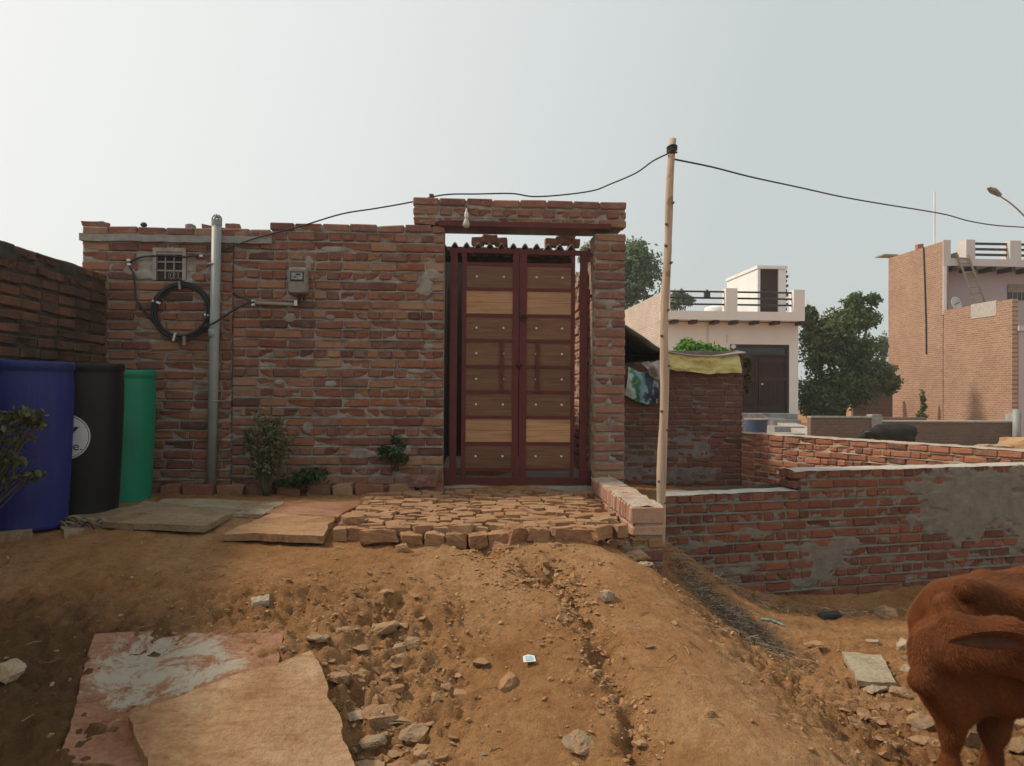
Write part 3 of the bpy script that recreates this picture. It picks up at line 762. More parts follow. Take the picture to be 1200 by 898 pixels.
# --- right stretch
wb = thing('brick_wall', 'wide stretch of red brick house wall with the electricity meter, left of the maroon gate', 'wall', (pB+.012, YW, 0))
LB = pC - pB - .012
rowsB = []
for r in range(28):
    zc = ZT - CH*(r+.5)
    if zc < .74: break
    x0 = at(316, 270, YW).x - pB - .012 if r == 0 else 0.0
    rowsB.append((zc, x0, LB, 's' if r % 2 == 0 else 'm', 'brick_top' if r < 2 else 'brick'))
patB = [(*P2(495, 335, pB), .085, .10, .004), (*P2(505, 322, pB), .08, .05, .005), (*P2(360, 308, pB), .035, .07, .003), (*P2(338, 372, pB), .08, .045, .003),
        (*P2(385, 372, pB), .05, .03, .002), (*P2(358, 502, pB), .04, .05, .003), (*P2(495, 406, pB), .10, .03, .001), (*P2(420, 532, pB), .14, .05, .0015),
        (*P2(390, 292, pB), .12, .025, .0005), (*P2(325, 448, pB), .05, .03, .001), (*P2(385, 450, pB), .06, .03, .001), (*P2(465, 527, pB), .12, .05, .0015), (*P2(490, 435, pB), .1, .02, .0)]
brick_rows(wb, rowsB, limit=300)
mortar_front(wb, 'mortar', LB, .6, ZT - CH*.75, .22, patB, seed=4, topf=lambda X: np.where(X < at(318, 270, YW).x - pB - .012, 3.075, ZT - CH*.3), lip=ZT)

# --- gateway: right pillar and lintel
gw = thing('brick_gateway', 'brick gate pillar and lintel framing the tall maroon gate', 'gateway', (0, YW, 0))
wP = pP1 - pP0; ZL = at(620, 272, YW).z + .0
r = 0; zc = ZL - .04
while zc > .66:
    if r % 2 == 0:
        lay_brick(gw, 's', 'brick_top', pP0 + wP/2, .055, zc, wP/.236); 
        lay_brick(gw, 's', 'brick_pink', pP0+.055, .235, zc, 1.0, rz=R(90)); lay_brick(gw, 'h', 'brick_pink', pP1-.055, .24, zc, 1.0)  # paler brick on the reveal puts its sunlit look into the colour
    else:
        h2 = (wP-.012)/2
        lay_brick(gw, 'h', 'brick_top', pP0+h2/2, .055, zc, h2/.108); lay_brick(gw, 'h', 'brick_top', pP1-h2/2, .055, zc, h2/.108)
        lay_brick(gw, 'h', 'brick_pink', pP0+.055, .17, zc, 1.0); lay_brick(gw, 's', 'brick_pink', pP0+.055, .30-.02, zc, .72, rz=R(90))
    zc -= CH; r += 1
mc = mortar_front(gw, 'mortar', wP-.010, .6, ZL, .34, [(pP0+wP*.55, at(715, 355, YW).z, .13, .035, .006)]+[(pP0+wP*.5+random.uniform(-.03, .03), z_, .03, .03, .002) for z_ in np.arange(.9, 2.6, .173)], seed=9, x0=pP0+.005)
cp_ = MB(); cp_.box(pP0+.002, pP0+.0058, .02, .34, .62, ZL-.01); cp_.build('mortar', M['mortar_pale'], gw)  # pale mortar skin brightens the sunlit reveal by colour
# lintel courses
ztl = at(600, 233, YW).z
rowsL = [(ztl-.04, pL0, pP1, 's', 'brick_top'), (ztl-.04-CH*1.02, pL0, pP1, 'h', 'brick_top')]
zl3 = ztl-.04-CH*2.0
rowsL += [(zl3, pL0, at(517, 265, YW).x, 's', 'brick_top'), (zl3, at(702, 265, YW).x, pP1, 's', 'brick_top')]
brick_rows(gw, rowsL, jy=.008)
x = at(519, 265, YW).x
xe = at(700, 265, YW).x
while x < xe-.05:                       # cut course seated on the steel angle
    ln = min(random.uniform(.09, .2), xe-x)
    o = lay_brick(gw, 'h', 'brick_top', x+ln/2, .06, zl3+.018, (ln-.012)/.108)
    o.scale.z = .55; x += ln
mortar_front(gw, 'mortar', pP1-pL0-.02, zl3-.018, ztl-.02, .33, [(pL0+.1, zl3, .12, .02, .003), (pL0+.55, zl3+.02, .2, .015, .003)], seed=12, x0=pL0+.01)
an = MB(); xa, xb = at(513, 265, YW).x, at(716, 265, YW).x
an.box(xa, xb, -.012, -.004, zl3-.045, zl3+.0); an.box(xa, xb, -.004, .33, zl3-.045, zl3-.037)
an.build('steel_angle', M['maroon'], gw)

# broken bricks and tile pieces lying on the wall top
def lump(name, label, cat, loc, dims, mk, seed, rz=0, sub=2, amp=.035, group=None, tilt=(0, 0), pts=None, smooth=False):
    me = hull_mesh(pts or broken_brick(*dims, seed), name, sub, amp, seed, smooth); me.materials.append(M[mk])
    o = link(name, me); o.location = loc; o.rotation_euler = (tilt[0], tilt[1], rz)
    return tag(o, label, cat, group)
def on_wall(px, py, Y=YW+.06): return at(px, py, Y)
p = on_wall(112, 267); lump('broken_brick', 'flat broken brick on the far left end of the house wall top', 'brick', (p.x, YW+.07, 3.128), (.22, .11, .05), 'brick_top', 41)
p = on_wall(250, 271); lump('broken_brick', 'tilted brick half standing on wall top behind the drainpipe cap', 'brick', (p.x+.0, YW+.09, p.z-.01), (.24, .1, .11), 'brick_top', 43, .1, tilt=(0, .12))
p = on_wall(300, 280); lump('broken_brick', 'wedge shaped brick stub on wall top just right of the drainpipe', 'brick', (at(270, 273, YW).x, YW+.08, 3.13), (.15, .1, .06), 'brick_top', 44, .1)
p = on_wall(222, 272); lump('tile_shard', 'small curved tile shard on wall top left of the drainpipe', 'tile shard', (p.x, YW+.08, 3.125), (.08, .09, .05), 'cement', 45)
p = on_wall(135, 273); lump('mortar_lump', 'tiny mortar lump on the wall top above the barred vent', 'mortar lump', (p.x, YW+.07, p.z-.008), (.055, .05, .03), 'brick_top', 46)
p = on_wall(420, 264); lump('mortar_lump', 'small mortar lump on wall top between meter and lintel', 'mortar lump', (p.x, YW+.07, p.z-.008), (.05, .05, .035), 'brick_top', 47)
p = on_wall(506, 230); lump('mortar_lump', 'small mortar lump on the lintel left end', 'mortar lump', (p.x, YW+.06, p.z-.006), (.05, .05, .05), 'brick_top', 48)

# --- side wall on the left (dark, mossy), runs towards the camera
XL = at(125, 325, YW-.03).x
lw = thing('side_wall', 'dark soot stained brick boundary wall at the left edge behind the blue drum', 'wall', (XL, YW-.02, 0), R(-90))
# local +x runs to -Y (towards camera); local -y points to +X after the turn
lw.rotation_euler = (0, 0, R(-90)); 
zlt = 2.70
# rotated -90deg: local x -> -Y ; local -y -> -X, so turn the other way and start from the near end
lw.rotation_euler = (0, 0, R(90)); lw.location = (XL, .6, 0)
LLW = YW - .02 - .6
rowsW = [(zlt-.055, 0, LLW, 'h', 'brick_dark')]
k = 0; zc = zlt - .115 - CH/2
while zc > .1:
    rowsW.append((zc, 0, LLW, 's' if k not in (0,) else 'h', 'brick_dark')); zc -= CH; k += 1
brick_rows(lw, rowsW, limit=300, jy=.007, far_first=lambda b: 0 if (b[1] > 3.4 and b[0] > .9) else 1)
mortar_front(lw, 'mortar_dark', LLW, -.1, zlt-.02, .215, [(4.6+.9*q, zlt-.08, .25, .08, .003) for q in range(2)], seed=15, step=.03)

# ---------------------------------------------------------------- gate
YG = YW + .14
gt = thing('metal_gate', 'tall double leaf maroon metal gate with dark and light wood panels', 'gate', (0, YG, 0))
def gx(px): return at(px, 430, YG).x
def gzv(py): return at(608, py, YG).z
zb0, zb1 = gzv(568.5), gzv(560)
def bar(nm, x0, x1, z0, z1, y0=0.0, y1=.035, parent=gt, mk='maroon'):
    return MB().box(x0, x1, y0, y1, z0, z1).build(nm, M[mk], parent)
bar('stile', gx(527), gx(535.5), zb1, gzv(297.5)); bar('stile', gx(679.5), gx(688), zb1, gzv(297.5))
bar('stile', gx(600.5), gx(607.6), zb1, gzv(297.5)); bar('stile', gx(608.6), gx(617), zb1, gzv(297.5))
bar('top_rail', gx(526), gx(608), gzv(297.5), gzv(292), -.002, .037); bar('top_rail', gx(608.2), gx(690), gzv(298), gzv(292.5), -.002, .037)
bar('bottom_rail', gx(522), gx(608), zb0, zb1, -.002, .037); bar('bottom_rail', gx(608.3), gx(690), zb0, zb1, -.002, .037)
bar('inner_stile', gx(541), gx(546), zb1, gzv(297.5), .004, .03); bar('inner_stile', gx(669), gx(673.5), zb1, gzv(297.5), .004, .03)
rails = [310, 339.5, 370, 399.5, 430, 459.5, 489.5, 520, 550.5]
leafs = [(gx(546), gx(600.5)), (gx(617), gx(669))]
for (xa, xb) in leafs:
    for ry in rails: bar('rail', xa, xb, gzv(ry+1.8), gzv(ry-1.8), .003, .031)
    for q in range(8):
        light = q in (1, 6)
        zt_, zb_ = gzv(rails[q]+1.8), gzv(rails[q+1]-1.8)
        pn = MB().box(xa, xb, .012, .022, zb_, zt_).build('panel', M['wood_light' if light else 'wood_dark'], gt)
        if light:   # the light panels are two boards
            MB().box(xa, xb, .0115, .0125, (zb_+zt_)/2-.0015, (zb_+zt_)/2+.0015).build('board_joint', M['wood_dark'], pn)
        if not light:
            for fx in (.22, .80):
                if q in (3, 4) and ((xa < 0 and fx > .5) or (xa > 0 and fx < .5)): fxx = fx + (.0 if xa < 0 else .0)
                else: fxx = fx
                xx = xa + (xb-xa)*fxx; zz = (zt_+zb_)/2
                kb = MB().lathe([(0.0001, -.012), (.006, -.011), (.011, -.006), (.012, 0), (.012, .003)], n=10, M=Matrix.Translation((xx, .012, zz)) @ Matrix.Rotation(R(-90), 4, 'X'))
                # turn so that the dome faces the street
                kb.build('knob', M['knob'], pn, True)
bar('grip_bar', gx(586), gx(590), gzv(459), gzv(400), -.012, .008); bar('grip_bar', gx(628), gx(632), gzv(459), gzv(400), -.012, .008)
h = MB(); cxh, czh = gx(613), gzv(373)
h.tube([(cxh+.028*math.cos(t), -.018, czh+.028*math.sin(t)) for t in np.linspace(0, 2*math.pi, 17)], .005, 6)
h.tube([(cxh-.04, -.012, czh+.012), (cxh+.03, -.012, czh+.012)], .007, 6)
h.build('ring_latch', M['dark_brown'], gt, True)
h = MB(); h.tube([(gx(605), -.01, gzv(428)), (gx(612), -.012, gzv(428))], .008, 6); h.tube([(gx(608), -.015, gzv(424)), (gx(608), -.015, gzv(432))], .01, 6)
h.build('bolt', M['dark_brown'], gt, True)
for py in (298, 346, 555): 
    q = MB(); q.box(gx(688), gx(697), .0, .012, gzv(py+2), gzv(py-2)); q.box(gx(687.5), gx(691), -.012, .0, gzv(py+8), gzv(py-8)); q.build('hinge', M['maroon'], gt)
q = MB(); q.box(gx(689), gx(693), -.006, .03, zb0-.07, zb1+.06); q.build('hinge', M['dark_brown'], gt)
q = MB(); q.box(gx(521), gx(527), .0, .03, zb0, zb1+.09); q.build('hinge', M['maroon'], gt)
# threshold
zth = gzv(569.5)
th = MB(); th.box(pC+.005, pP0-.01, YG-.06, YW+.36, zth-.12, zth); tag(th.build('threshold', M['concrete']), 'pale concrete threshold strip under the maroon gate', 'threshold')

# ---------------------------------------------------------------- inside the yard
fl = MB(); fl.box(-3.4, 1.25, YW+.362, 12.0, .55, .845); tag(fl.build('courtyard_floor', M['concrete']), kind='structure')
yw = thing('yard_wall', 'pinkish brick yard wall seen through the slot right of the gate', 'wall', (1.20, 10.4, 0), R(-90))
rowsY = []; zc = 2.95
while zc > .9: rowsY.append((zc, 0, 3.3, 's', 'brick_pink')); zc -= CH
brick_rows(yw, rowsY, limit=300)
mortar_front(yw, 'mortar_pale', 3.3, .7, 2.98, .2, seed=21, step=.04)
# rotated -90: local +x -> -Y, local -y -> -X  (faces the gate)
sh = thing('lean_to_shed', 'dark lean-to shed with corrugated sheet roof showing above the gate', 'shed', (0, 0, 0))
zr = at(600, 289.0, YW+.42).z
xr0, xr1 = at(519, 290, YW+.42).x - .25, at(675.5, 290, YW+.42).x
n = 260; ny = 10; per = .112
X, T = np.meshgrid(np.linspace(xr0, xr1, n), np.linspace(0, 1, ny))
Yr = YW + .42 + T*.95
Zr = zr + .05*T + .033*np.sin((X - xr0)/per*2*math.pi)
V = np.stack([X, Yr, Zr], -1).reshape(-1, 3); V2 = V.copy(); V2[:, 2] -= .019
nV = len(V); Fq = grid_faces(n, ny); top = Fq; bot = Fq[:, ::-1] + nV
e1 = np.arange(n-1); edge = np.stack([e1, e1+nV, e1+1+nV, e1+1], 1)
fast_mesh('roof_sheet', np.r_[V, V2], np.r_[top, bot, edge], M['asbestos'], sh, True)
MB().box(-3.2, xr1+.02, 9.6, 9.75, .846, 3.54).build('back_wall', M['shed_dark'], sh)  # wall coloured near-black so the shed interior looks shaded
MB().box(pC-.10, pC-.04, YW+.40, 9.59, .846, zr-.05).build('side_wall', M['shed_dark'], sh)
MB().tube([(xr0, YW+.75, zr-.075), (xr1, YW+.75, zr-.07)], .03, 8).build('roof_beam', M['bark'], sh)
for j, (px, py, lab, n_) in enumerate([(574, 285, 'left heap', 3), (659, 282, 'right heap', 3)]):
    base = at(px, 290, YW+.6)
    for q in range(n_):
        dx = (q-1)*.115
        zz = zr + .012 + .033 + .042 -.012 + (.0 if j == 0 else .0)
        where = ['left', 'middle', 'right'][q]
        lump('loose_brick', f'{where} brick of the {lab} weighing down the corrugated roof above the gate', 'brick', (base.x+dx, YW+.6+random.uniform(-.02, .02), zz + (.02 if q == 1 else 0)), (.135 if q != 1 else .16, .11, .085), 'brick_top', 300+j*10+q, random.uniform(-.2, .2), group='bricks weighing down the corrugated roof')
base = at(664, 279, YW+.6)
lump('loose_brick', 'topmost brick of the right heap on the corrugated roof above the gate', 'brick', (base.x, YW+.6, zr+.145), (.2, .11, .07), 'brick_top', 333, 0.05, group='bricks weighing down the corrugated roof')

# ---------------------------------------------------------------- brick paving before the gate
pv = empty('brick_paving', (0, 0, 0)); tag(pv, kind='structure')
PIECE = []
for s in range(14):
    lx = [.085, .11, .13, .155, .19][s % 5]; ly = .098 if s % 2 else .086
    me = hull_mesh(broken_brick(lx, ly, .085, 500+s), 'brick', 1, .035, 500+s); me.materials.append(M['brick_dusty']); PIECE.append((lx, me))
y = 4.86; ri = 0
while y < YW-.06:
    x = -.86 + random.uniform(-.03, .05)
    pitch = random.uniform(.086, .104)
    while x < 1.09:
        lx, me = random.choice(PIECE)
        zt_ = .783 + random.uniform(-.015, .013)
        if x + lx > 1.12: break
        if not (y > 6.55 and x + lx/2 < pC+.02):
            o = link('brick', me, pv)
            o.location = (x+lx/2, y + random.uniform(-.012, .012), zt_-.042+.028)
            o.rotation_euler = (random.uniform(-.10, .10), random.uniform(-.10, .10), random.gauss(0, .17) + (math.pi if random.random() < .5 else 0))
            o.scale = (random.uniform(1.0, 1.12), random.uniform(1.0, 1.12), 1)
        x += lx + random.uniform(.0, .012)
    y += pitch; ri += 1
# larger front-edge bricks
edge_b = [(445, 626, 42, 14, .10), (481, 629, 28, 13, .1), (509, 629, 26, 14, -.1), (534, 630, 24, 17, .05), (560, 631, 25, 17, .05), (584, 628, 28, 18, .25),
          (604, 622, 24, 17, .6), (629, 625, 28, 17, .2), (660, 626, 28, 18, .1), (686, 627, 28, 18, -.05), (414, 608, 26, 15, .4), (703, 621, 24, 15, .5), (590, 640, 15, 9, .7), (545, 645, 12, 7, -.5), (648, 640, 16, 9, .3), (470, 641, 13, 7, .2)]
for i, (px, py, wpx, hpx, rz) in enumerate(edge_b):
    Y = 4.76 if i < 10 or i == 11 else (5.05 if i == 10 else 4.66)
    p = at(px, py, Y); s_ = Y/F
    me = hull_mesh(broken_brick(wpx*s_*(1.02 if i % 3 else 1.1), (.13, .10, .15)[i % 3], hpx*s_*(1.05, .85, .95)[i % 3]+.012, 600+i), 'brick', 4, .055, 600+i); me.materials.append(M['brick_dusty'])
    o = link('brick', me, pv); o.location = (p.x, Y+.04+random.uniform(-.04, .02), p.z-.016+random.uniform(-.012, .004)); o.rotation_euler = (random.uniform(-.22, .12), random.uniform(-.16, .16), rz+random.uniform(-.25, .25))

# ---------------------------------------------------------------- low parapet right of the paving
XP0, XP1 = at(739.5, 593, 5.0).x, at(779, 593, 5.0).x
ZPT = at(760, 593.5, 5.0).z
pr = thing('brick_parapet', 'low brick parapet of upright bricks along the right side of the gate paving', 'parapet', ((XP0+XP1)/2, 0, 0))
wpp = XP1 - XP0
RB = with_mat([bevel_box(wpp, .072, .112, .007, .003, 700+i) for i in range(4)], M['brick_pink'])
y = 5.04; 
while y < YW-.09:
    o = link('brick', random.choice(RB), pr); o.location = (random.uniform(-.005, .005), y, ZPT-.058-.004)
    o.rotation_euler = (random.uniform(-.05, .05), 0, random.uniform(-.02, .02)); y += .0905
zc = ZPT - .122 - CH/2
r = 0
while zc > .25:
    mk = 'brick_dusty' if r < 2 else 'brick_dark'
    mk = 'brick_pink' if r == 0 else ('brick_dusty' if r == 1 else 'brick')
    if r % 2 == 0: lay_brick(pr, 's', mk, 0, 5.055, zc, wpp/.236)
    else:
        lay_brick(pr, 'h', mk, -wpp/4, 5.055, zc, wpp/2/.118); lay_brick(pr, 'h', mk, wpp/4, 5.055, zc, wpp/2/.118)
    y = 5.24
    while y < YW-.12:
        lay_brick(pr, 's', mk, -wpp/2+.056, y, zc, 1.0, rz=R(90)); y += .244
    zc -= CH; r += 1
mm = MB(); mm.box(-wpp/2+.034, wpp/2-.006, 5.02, YW-.005, .2, ZPT-.014); mm.build('mortar', M['mortar_pale'], pr)
# crumbly mortar spread over the top
nx, ny = 14, 100
X, Y = np.meshgrid(np.linspace(-wpp/2+.008, wpp/2-.006, nx), np.linspace(5.01, YW-.006, ny))
Z = ZPT - .012 + .012*fbm(X*14, Y*14, s=81, o=4) + .006
V = np.stack([X, Y, Z], -1).reshape(-1, 3)
fast_mesh('mortar_bed', V, grid_faces(nx, ny), M['mortar_pale'], pr, True)

# edging row of bricks at the foot of the house wall
ed = thing('brick_edging', 'row of loose-laid bricks edging the foot of the house wall', 'edging', (0, YW-.10, 0))
ex = [(178, 36), (214, 40), (262, 40), (303, 0), (322, 36), (361, 35), (392, 26), (412, 22), (433, 26), (460, 32), (494, 36)]
x = at(150, 578, YW-.1).x
while x < at(508, 578, YW-.1).x:
    ln = random.choice([.22, .24, .27, .18, .29])
    me = hull_mesh(broken_brick(ln, .11, .105, int(x*100)+900), 'brick', 2, .016, int(x*100)+900); me.materials.append(M['brick'])
    o = link('brick', me, ed); o.location = (x+ln/2, random.uniform(-.015, .015), .775 + random.uniform(0, .02) + .03); o.rotation_euler = (random.uniform(-.06, .06), random.uniform(-.05, .05), random.uniform(-.08, .08))
    x += ln + .006
p = at(497, 562, YW-.1)
lump('stone_lump', 'whitish red masonry lump on the edging bricks beside the gate foot', 'stone', (p.x, YW-.11, .90), (.27, .15, .11), 'brick_top', 77, .05, 3, .03)

# ---------------------------------------------------------------- pipe, cables, meter, bulb
pp = thing('drainpipe', 'grey plastic drainpipe with vented cap standing against the brick wall', 'pipe', (0, 0, 0))
Yp = YW - .055; t0, t1 = at(254, 262, Yp), at(247.5, 571, Yp)
rp = 5.4*Yp/F
MB().tube([t1 - Vector((0, 0, .05)), (t0+t1)/2, t0], rp, 20).build('pipe_shaft', M['pvc'], pp, True)
c0 = at(250.5, 386, Yp); c1 = at(250.3, 396, Yp)
MB().tube([c1, c0], rp*1.07, 20).build('collar', M['pvc_collar'], pp, True)
cp2 = MB(); 
cp2.lathe([(rp*1.08, -.02), (rp*1.08, .03)], (t0.x, t0.y, t0.z), 20)
for k in range(8):
    th_ = k*math.pi/4
    cp2.tube([(t0.x+rp*1.0*math.cos(th_)*math.cos(a), t0.y+rp*math.sin(th_)*math.cos(a), t0.z+.03+rp*1.1*math.sin(a)) for a in np.linspace(0, 1.5, 6)], .006, 5)
cp2.lathe([(rp*.5, rp*1.1+.005), (rp*.45, rp*1.1+.028), (.001, rp*1.1+.034)], (t0.x, t0.y, t0.z), 14)
cp2.build('vent_cap', M['pvc'], pp, True)
for py in (310, 470):
    q = at(251, py, Yp); MB().tube([(q.x-rp*1.3, YW-.004, q.z), (q.x-rp*1.12, Yp-rp*.4, q.z), (q.x, Yp-rp*1.14, q.z), (q.x+rp*1.12, Yp-rp*.4, q.z), (q.x+rp*1.3, YW-.004, q.z)], .006, 5).build('clamp', M['steel'], pp)

ck = thing('cable_coil', 'coil of black cable hung on the brick wall under the barred vent', 'cable coil', (0, 0, 0))
cc = at(212.5, 365, YW-.04); Rc = 30*YW/F
for k in range(9):
    a0 = random.uniform(0, 6); rr = Rc*random.uniform(.88, 1.1); ox, oz = random.gauss(0, .006), random.gauss(0, .006); yy = YW-.02-.006*(k % 4)
    pts = [(cc.x+ox+rr*math.cos(t)*(1+.02*math.sin(3*t+a0)), yy+.004*math.sin(2*t+a0), cc.z+oz+rr*math.sin(t)*(1.0+.02*math.sin(2*t+k))) for t in np.linspace(0, 2*math.pi, 44)]
    MB().tube(pts, .0068, 6, False).build('cable_loop', M['black'], ck, True)
for (ang, mk) in ((95, 'steel'), (160, 'white_plastic'), (352, 'white_plastic'), (255, 'white_plastic')):
    q = Vector((cc.x+Rc*math.cos(R(ang)), YW-.035, cc.z+Rc*math.sin(R(ang))))
    d = Vector((math.cos(R(ang)), 0, math.sin(R(ang))))
    MB().tube([q-d*.035, q+d*.035], .011, 6).build('cable_tie', M[mk], ck)
q = at(216, 398, YW-.04); MB().box(q.x-.012, q.x+.012, YW-.05, YW-.02, q.z-.05, q.z+.03).build('cable_tie', M['bamboo'], ck)
cw = MB()
wl = lambda L, off=.012: catmull([at(a, b, YW-off) for a, b in L])
cw.tube(wl([(237, 384), (252, 378), (270, 366), (287, 357), (298, 354)], .13), .009, 6)
cw.tube(wl([(183, 381), (170, 366), (160, 352), (158, 337), (157, 322), (152, 312), (155, 306), (168, 301), (190, 300), (215, 301), (232, 300)]), .0075, 6)
cw.tube(wl([(272, 343), (283, 349), (292, 352), (298, 355)]), .006, 6)
tag(cw.build('house_wiring', M['black'], None, True), 'thin black wires looping over the wall between vent, coil and meter', 'wire')
cd = MB(); cd.tube([at(296, 355, YW-.03), at(322, 356, YW-.03), at(347, 357, YW-.03)], .0155, 10)
cdo = tag(cd.build('conduit', M['asbestos'], None, True), 'short grey conduit lying along the wall below the meter', 'conduit')
for px in (297, 347):
    q = at(px, 355.5, YW-.03); MB().box(q.x-.013, q.x+.013, q.y-.018, q.y+.018, q.z-.022, q.z+.025).build('clip', M['white_plastic'], cdo)
for (px, py) in ((151, 305), (151.5, 310), (236, 300)):
    q = at(px, py, YW-.015); tag(MB().box(q.x-.014, q.x+.014, q.y-.012, q.y+.012, q.z-.009, q.z+.009).build('cable_clip', M['white_plastic']),
        {151: 'upper white cable clip at the bend left of the vent', 151.5: 'lower white cable clip at the bend left of the vent', 236: 'white cable clip on the wall between vent and drainpipe'}[px], 'cable clip', 'white cable clips on the wall')
# meter
mt_ = thing('electric_meter', 'dusty grey electricity meter box fixed to the brick wall', 'meter', (0, 0, 0))
a, b = at(336.5, 344, YW-.1), at(360.5, 313, YW-.1)
bm = bmesh.new(); bmesh.ops.create_cube(bm, size=1)
for v in bm.verts: v.co = Vector(((a.x+b.x)/2+v.co.x*(b.x-a.x), YW-.052+v.co.y*.10, (a.z+b.z)/2+v.co.z*(b.z-a.z)))
bmesh.ops.bevel(bm, geom=list(bm.edges), offset=.03, segments=3, affect='EDGES', profile=.5)
me = bpy.data.meshes.new('meter_case'); bm.to_mesh(me); bm.free(); me.materials.append(M['meter']); link('meter_case', me, mt_)
def mrect(nm, x0, x1, z0, z1, yy, mk): return MB().box(a.x+(b.x-a.x)*x0, a.x+(b.x-a.x)*x1, YW-yy, YW-yy+.03, a.z+(b.z-a.z)*z0, a.z+(b.z-a.z)*z1).build(nm, M[mk], mt_)
mrect('window_rim', .16, .82, .46, .82, .107, 'black'); mrect('window', .22, .76, .52, .78, .111, 'meter_win'); mrect('button', .34, .42, .58, .65, .114, 'black'); mrect('display', .42, .66, .68, .74, .113, 'shed_dark')
mrect('terminal_cover', .12, .86, .05, .42, .106, 'meter')
q = MB(); q.tube([at(352, 345, YW-.05), at(351, 350, YW-.04), at(349, 356, YW-.03)], .012, 6); q.tube([at(356, 345, YW-.05), at(356, 352, YW-.03)], .008, 6); q.build('lead', M['black'], mt_, True)
# bulb
bl = thing('light_bulb', 'unlit pale light bulb in a holder fixed to the lintel front', 'light bulb', (0, 0, 0))
q = at(546.5, 261, YW-.06)
MB().lathe([(.001, -.052), (.018, -.048), (.030, -.035), (.034, -.018), (.030, 0), (.019, .022), (.014, .04), (.014, .052)], (q.x, q.y, q.z), 16).build('bulb_glass', M['bulb'], bl, True)
MB().lathe([(.016, .046), (.019, .06), (.017, .085), (.009, .10), (.0045, .13)], (q.x, q.y, q.z), 12).build('bulb_holder', M['white_plastic'], bl, True)
MB().tube([(q.x, q.y, q.z+.12), (q.x-.002, q.y+.01, q.z+.16), (q.x-.01, YW+.0, q.z+.19)], .005, 5).build('lead', M['black'], bl, True)
q2 = at(547, 233, YW+.0); 

# wooden pole
wp = thing('wooden_pole', 'tall thin debarked wooden pole carrying the cable, right of the gate pillar', 'pole', (0, 0, 0))
Yq = 5.82; k0, k1 = at(787, 163, Yq), at(773.5, 588, Yq)
dirp = (k0-k1).normalized(); gzb = gz(k1.x-.02, Yq)
foot = k1 - dirp*((k1.z-gzb+.25)/dirp.z)
pts = []; rr = []
for i in range(40):
    t = i/39; p = foot.lerp(k0, t)
    p = p + Vector((.012*math.sin(t*7)+.006*math.sin(t*19), .01*math.sin(t*5+1), 0)); pts.append(p)
    rr.append((.040*(1-t)+.029*t)*(1+.05*math.sin(t*31)+.04*random.uniform(-1, 1)))
MB().tube(pts, rr, 14).build('pole_shaft', M['pole'], wp, True)
kn = MB()
for (px, py, sx) in ((778, 505, 1), (779, 565, -1), (777, 590, 1), (783, 395, -1), (789, 240, 1), (778.5, 265, -1), (780, 290, -1), (787, 310, 1), (785, 365, 1), (773, 483, -1), (774, 430, 1)):
    q = at(px, py, Yq); d = min(pts, key=lambda c: abs(c.z-q.z))
    kn = MB(); kn.tube([(d.x, d.y-.01, q.z), (d.x+sx*.028, d.y-.026, q.z+.008), (d.x+sx*.036, d.y-.032, q.z+.012)], [.016, .011, .004], 7); kn.build('knot', M['knot'], wp, True)
tw = MB(); q = at(787.5, 176, Yq)
for k in range(4): tw.tube([(q.x+.036*math.cos(t), Yq+.036*math.sin(t), q.z+(k-1.5)*.012+.012*math.sin(t+k)) for t in np.linspace(0, 2*math.pi, 16)], .009, 5)
tw.build('cable_tie', M['black'], wp, True)
# cable spans
c1 = MB()
L1 = [at(a, b, Y) for a, b, Y in ((265, 292, YW-.06), (300, 279, YW-.05), (350, 266, YW-.03), (400, 251, YW-.02), (440, 244.5, YW), (482, 237, YW+.02), (520, 228.5, YW+.05), (560, 227.5, YW+.08), (600, 227, YW+.08), (625, 230.5, YW+.08), (660, 228.5, YW+.05), (695, 223.5, YW-.1), (715, 216, YW-.2), (745, 203, 6.3), (765, 189, 6.05), (783, 180, Yq-.04))]
c1.tube(catmull(L1, 6), .0068, 6)
tag(c1.build('power_cable', M['black'], None, True), 'black cable from the house wall over the lintel up to the wooden pole', 'cable', 'spans of the overhead cable')
c2 = MB()
L2 = [at(a, b, Y) for a, b, Y in ((791, 187, Yq), (835, 196, 6.2), (880, 207.5, 6.6), (940, 220.5, 7.2), (985, 230.5, 7.6), (1030, 238.5, 8.0), (1080, 246.5, 8.5), (1110, 252, 8.8), (1135, 259, 9.0), (1165, 264, 9.3), (1200, 266.5, 9.7), (1300, 272, 10.8), (1450, 250, 13))]
c2.tube(catmull(L2, 6), .0078, 6)
tag(c2.build('power_cable', M['black'], None, True), 'long black cable sagging from the wooden pole to the right over the houses', 'cable', 'spans of the overhead cable')

# ---------------------------------------------------------------- plastic drums
def drum(name, label, X, Y, z0, H, Rr, mk, rz=0):
    d = thing(name, label, 'drum', (X, Y, z0), rz, 'plastic drums by the side wall')
    pr_ = [(.001, .004), (Rr*.86, 0), (Rr*.90, .012), (Rr*.885, .03), (Rr*.91, .12), (Rr*.955, H*.4), (Rr*.985, H*.7), (Rr*.99, H*.86), (Rr*.97, H*.93), (Rr*.965, H*.945),
           (Rr*1.0, H*.955), (Rr*1.0, H*.985), (Rr*.985, H), (Rr*.93, H), (Rr*.91, H*.985), (.001, H*.99)]
    MB().lathe(pr_, n=48).build('drum_body', M[mk], d, True)
    return d
d1 = drum('plastic_drum', 'blue plastic drum nearest the camera at the left edge', -2.862, 5.02, .79, 1.07, .283, 'drum_blue')
d2 = drum('plastic_drum', 'black plastic drum with a white oval sticker between blue and green drums', -2.797, 5.60, .785, 1.085, .283, 'drum_black')
d3 = drum('plastic_drum', 'green plastic drum closest to the house wall corner', -2.795, 6.17, .775, 1.06, .28, 'drum_green')
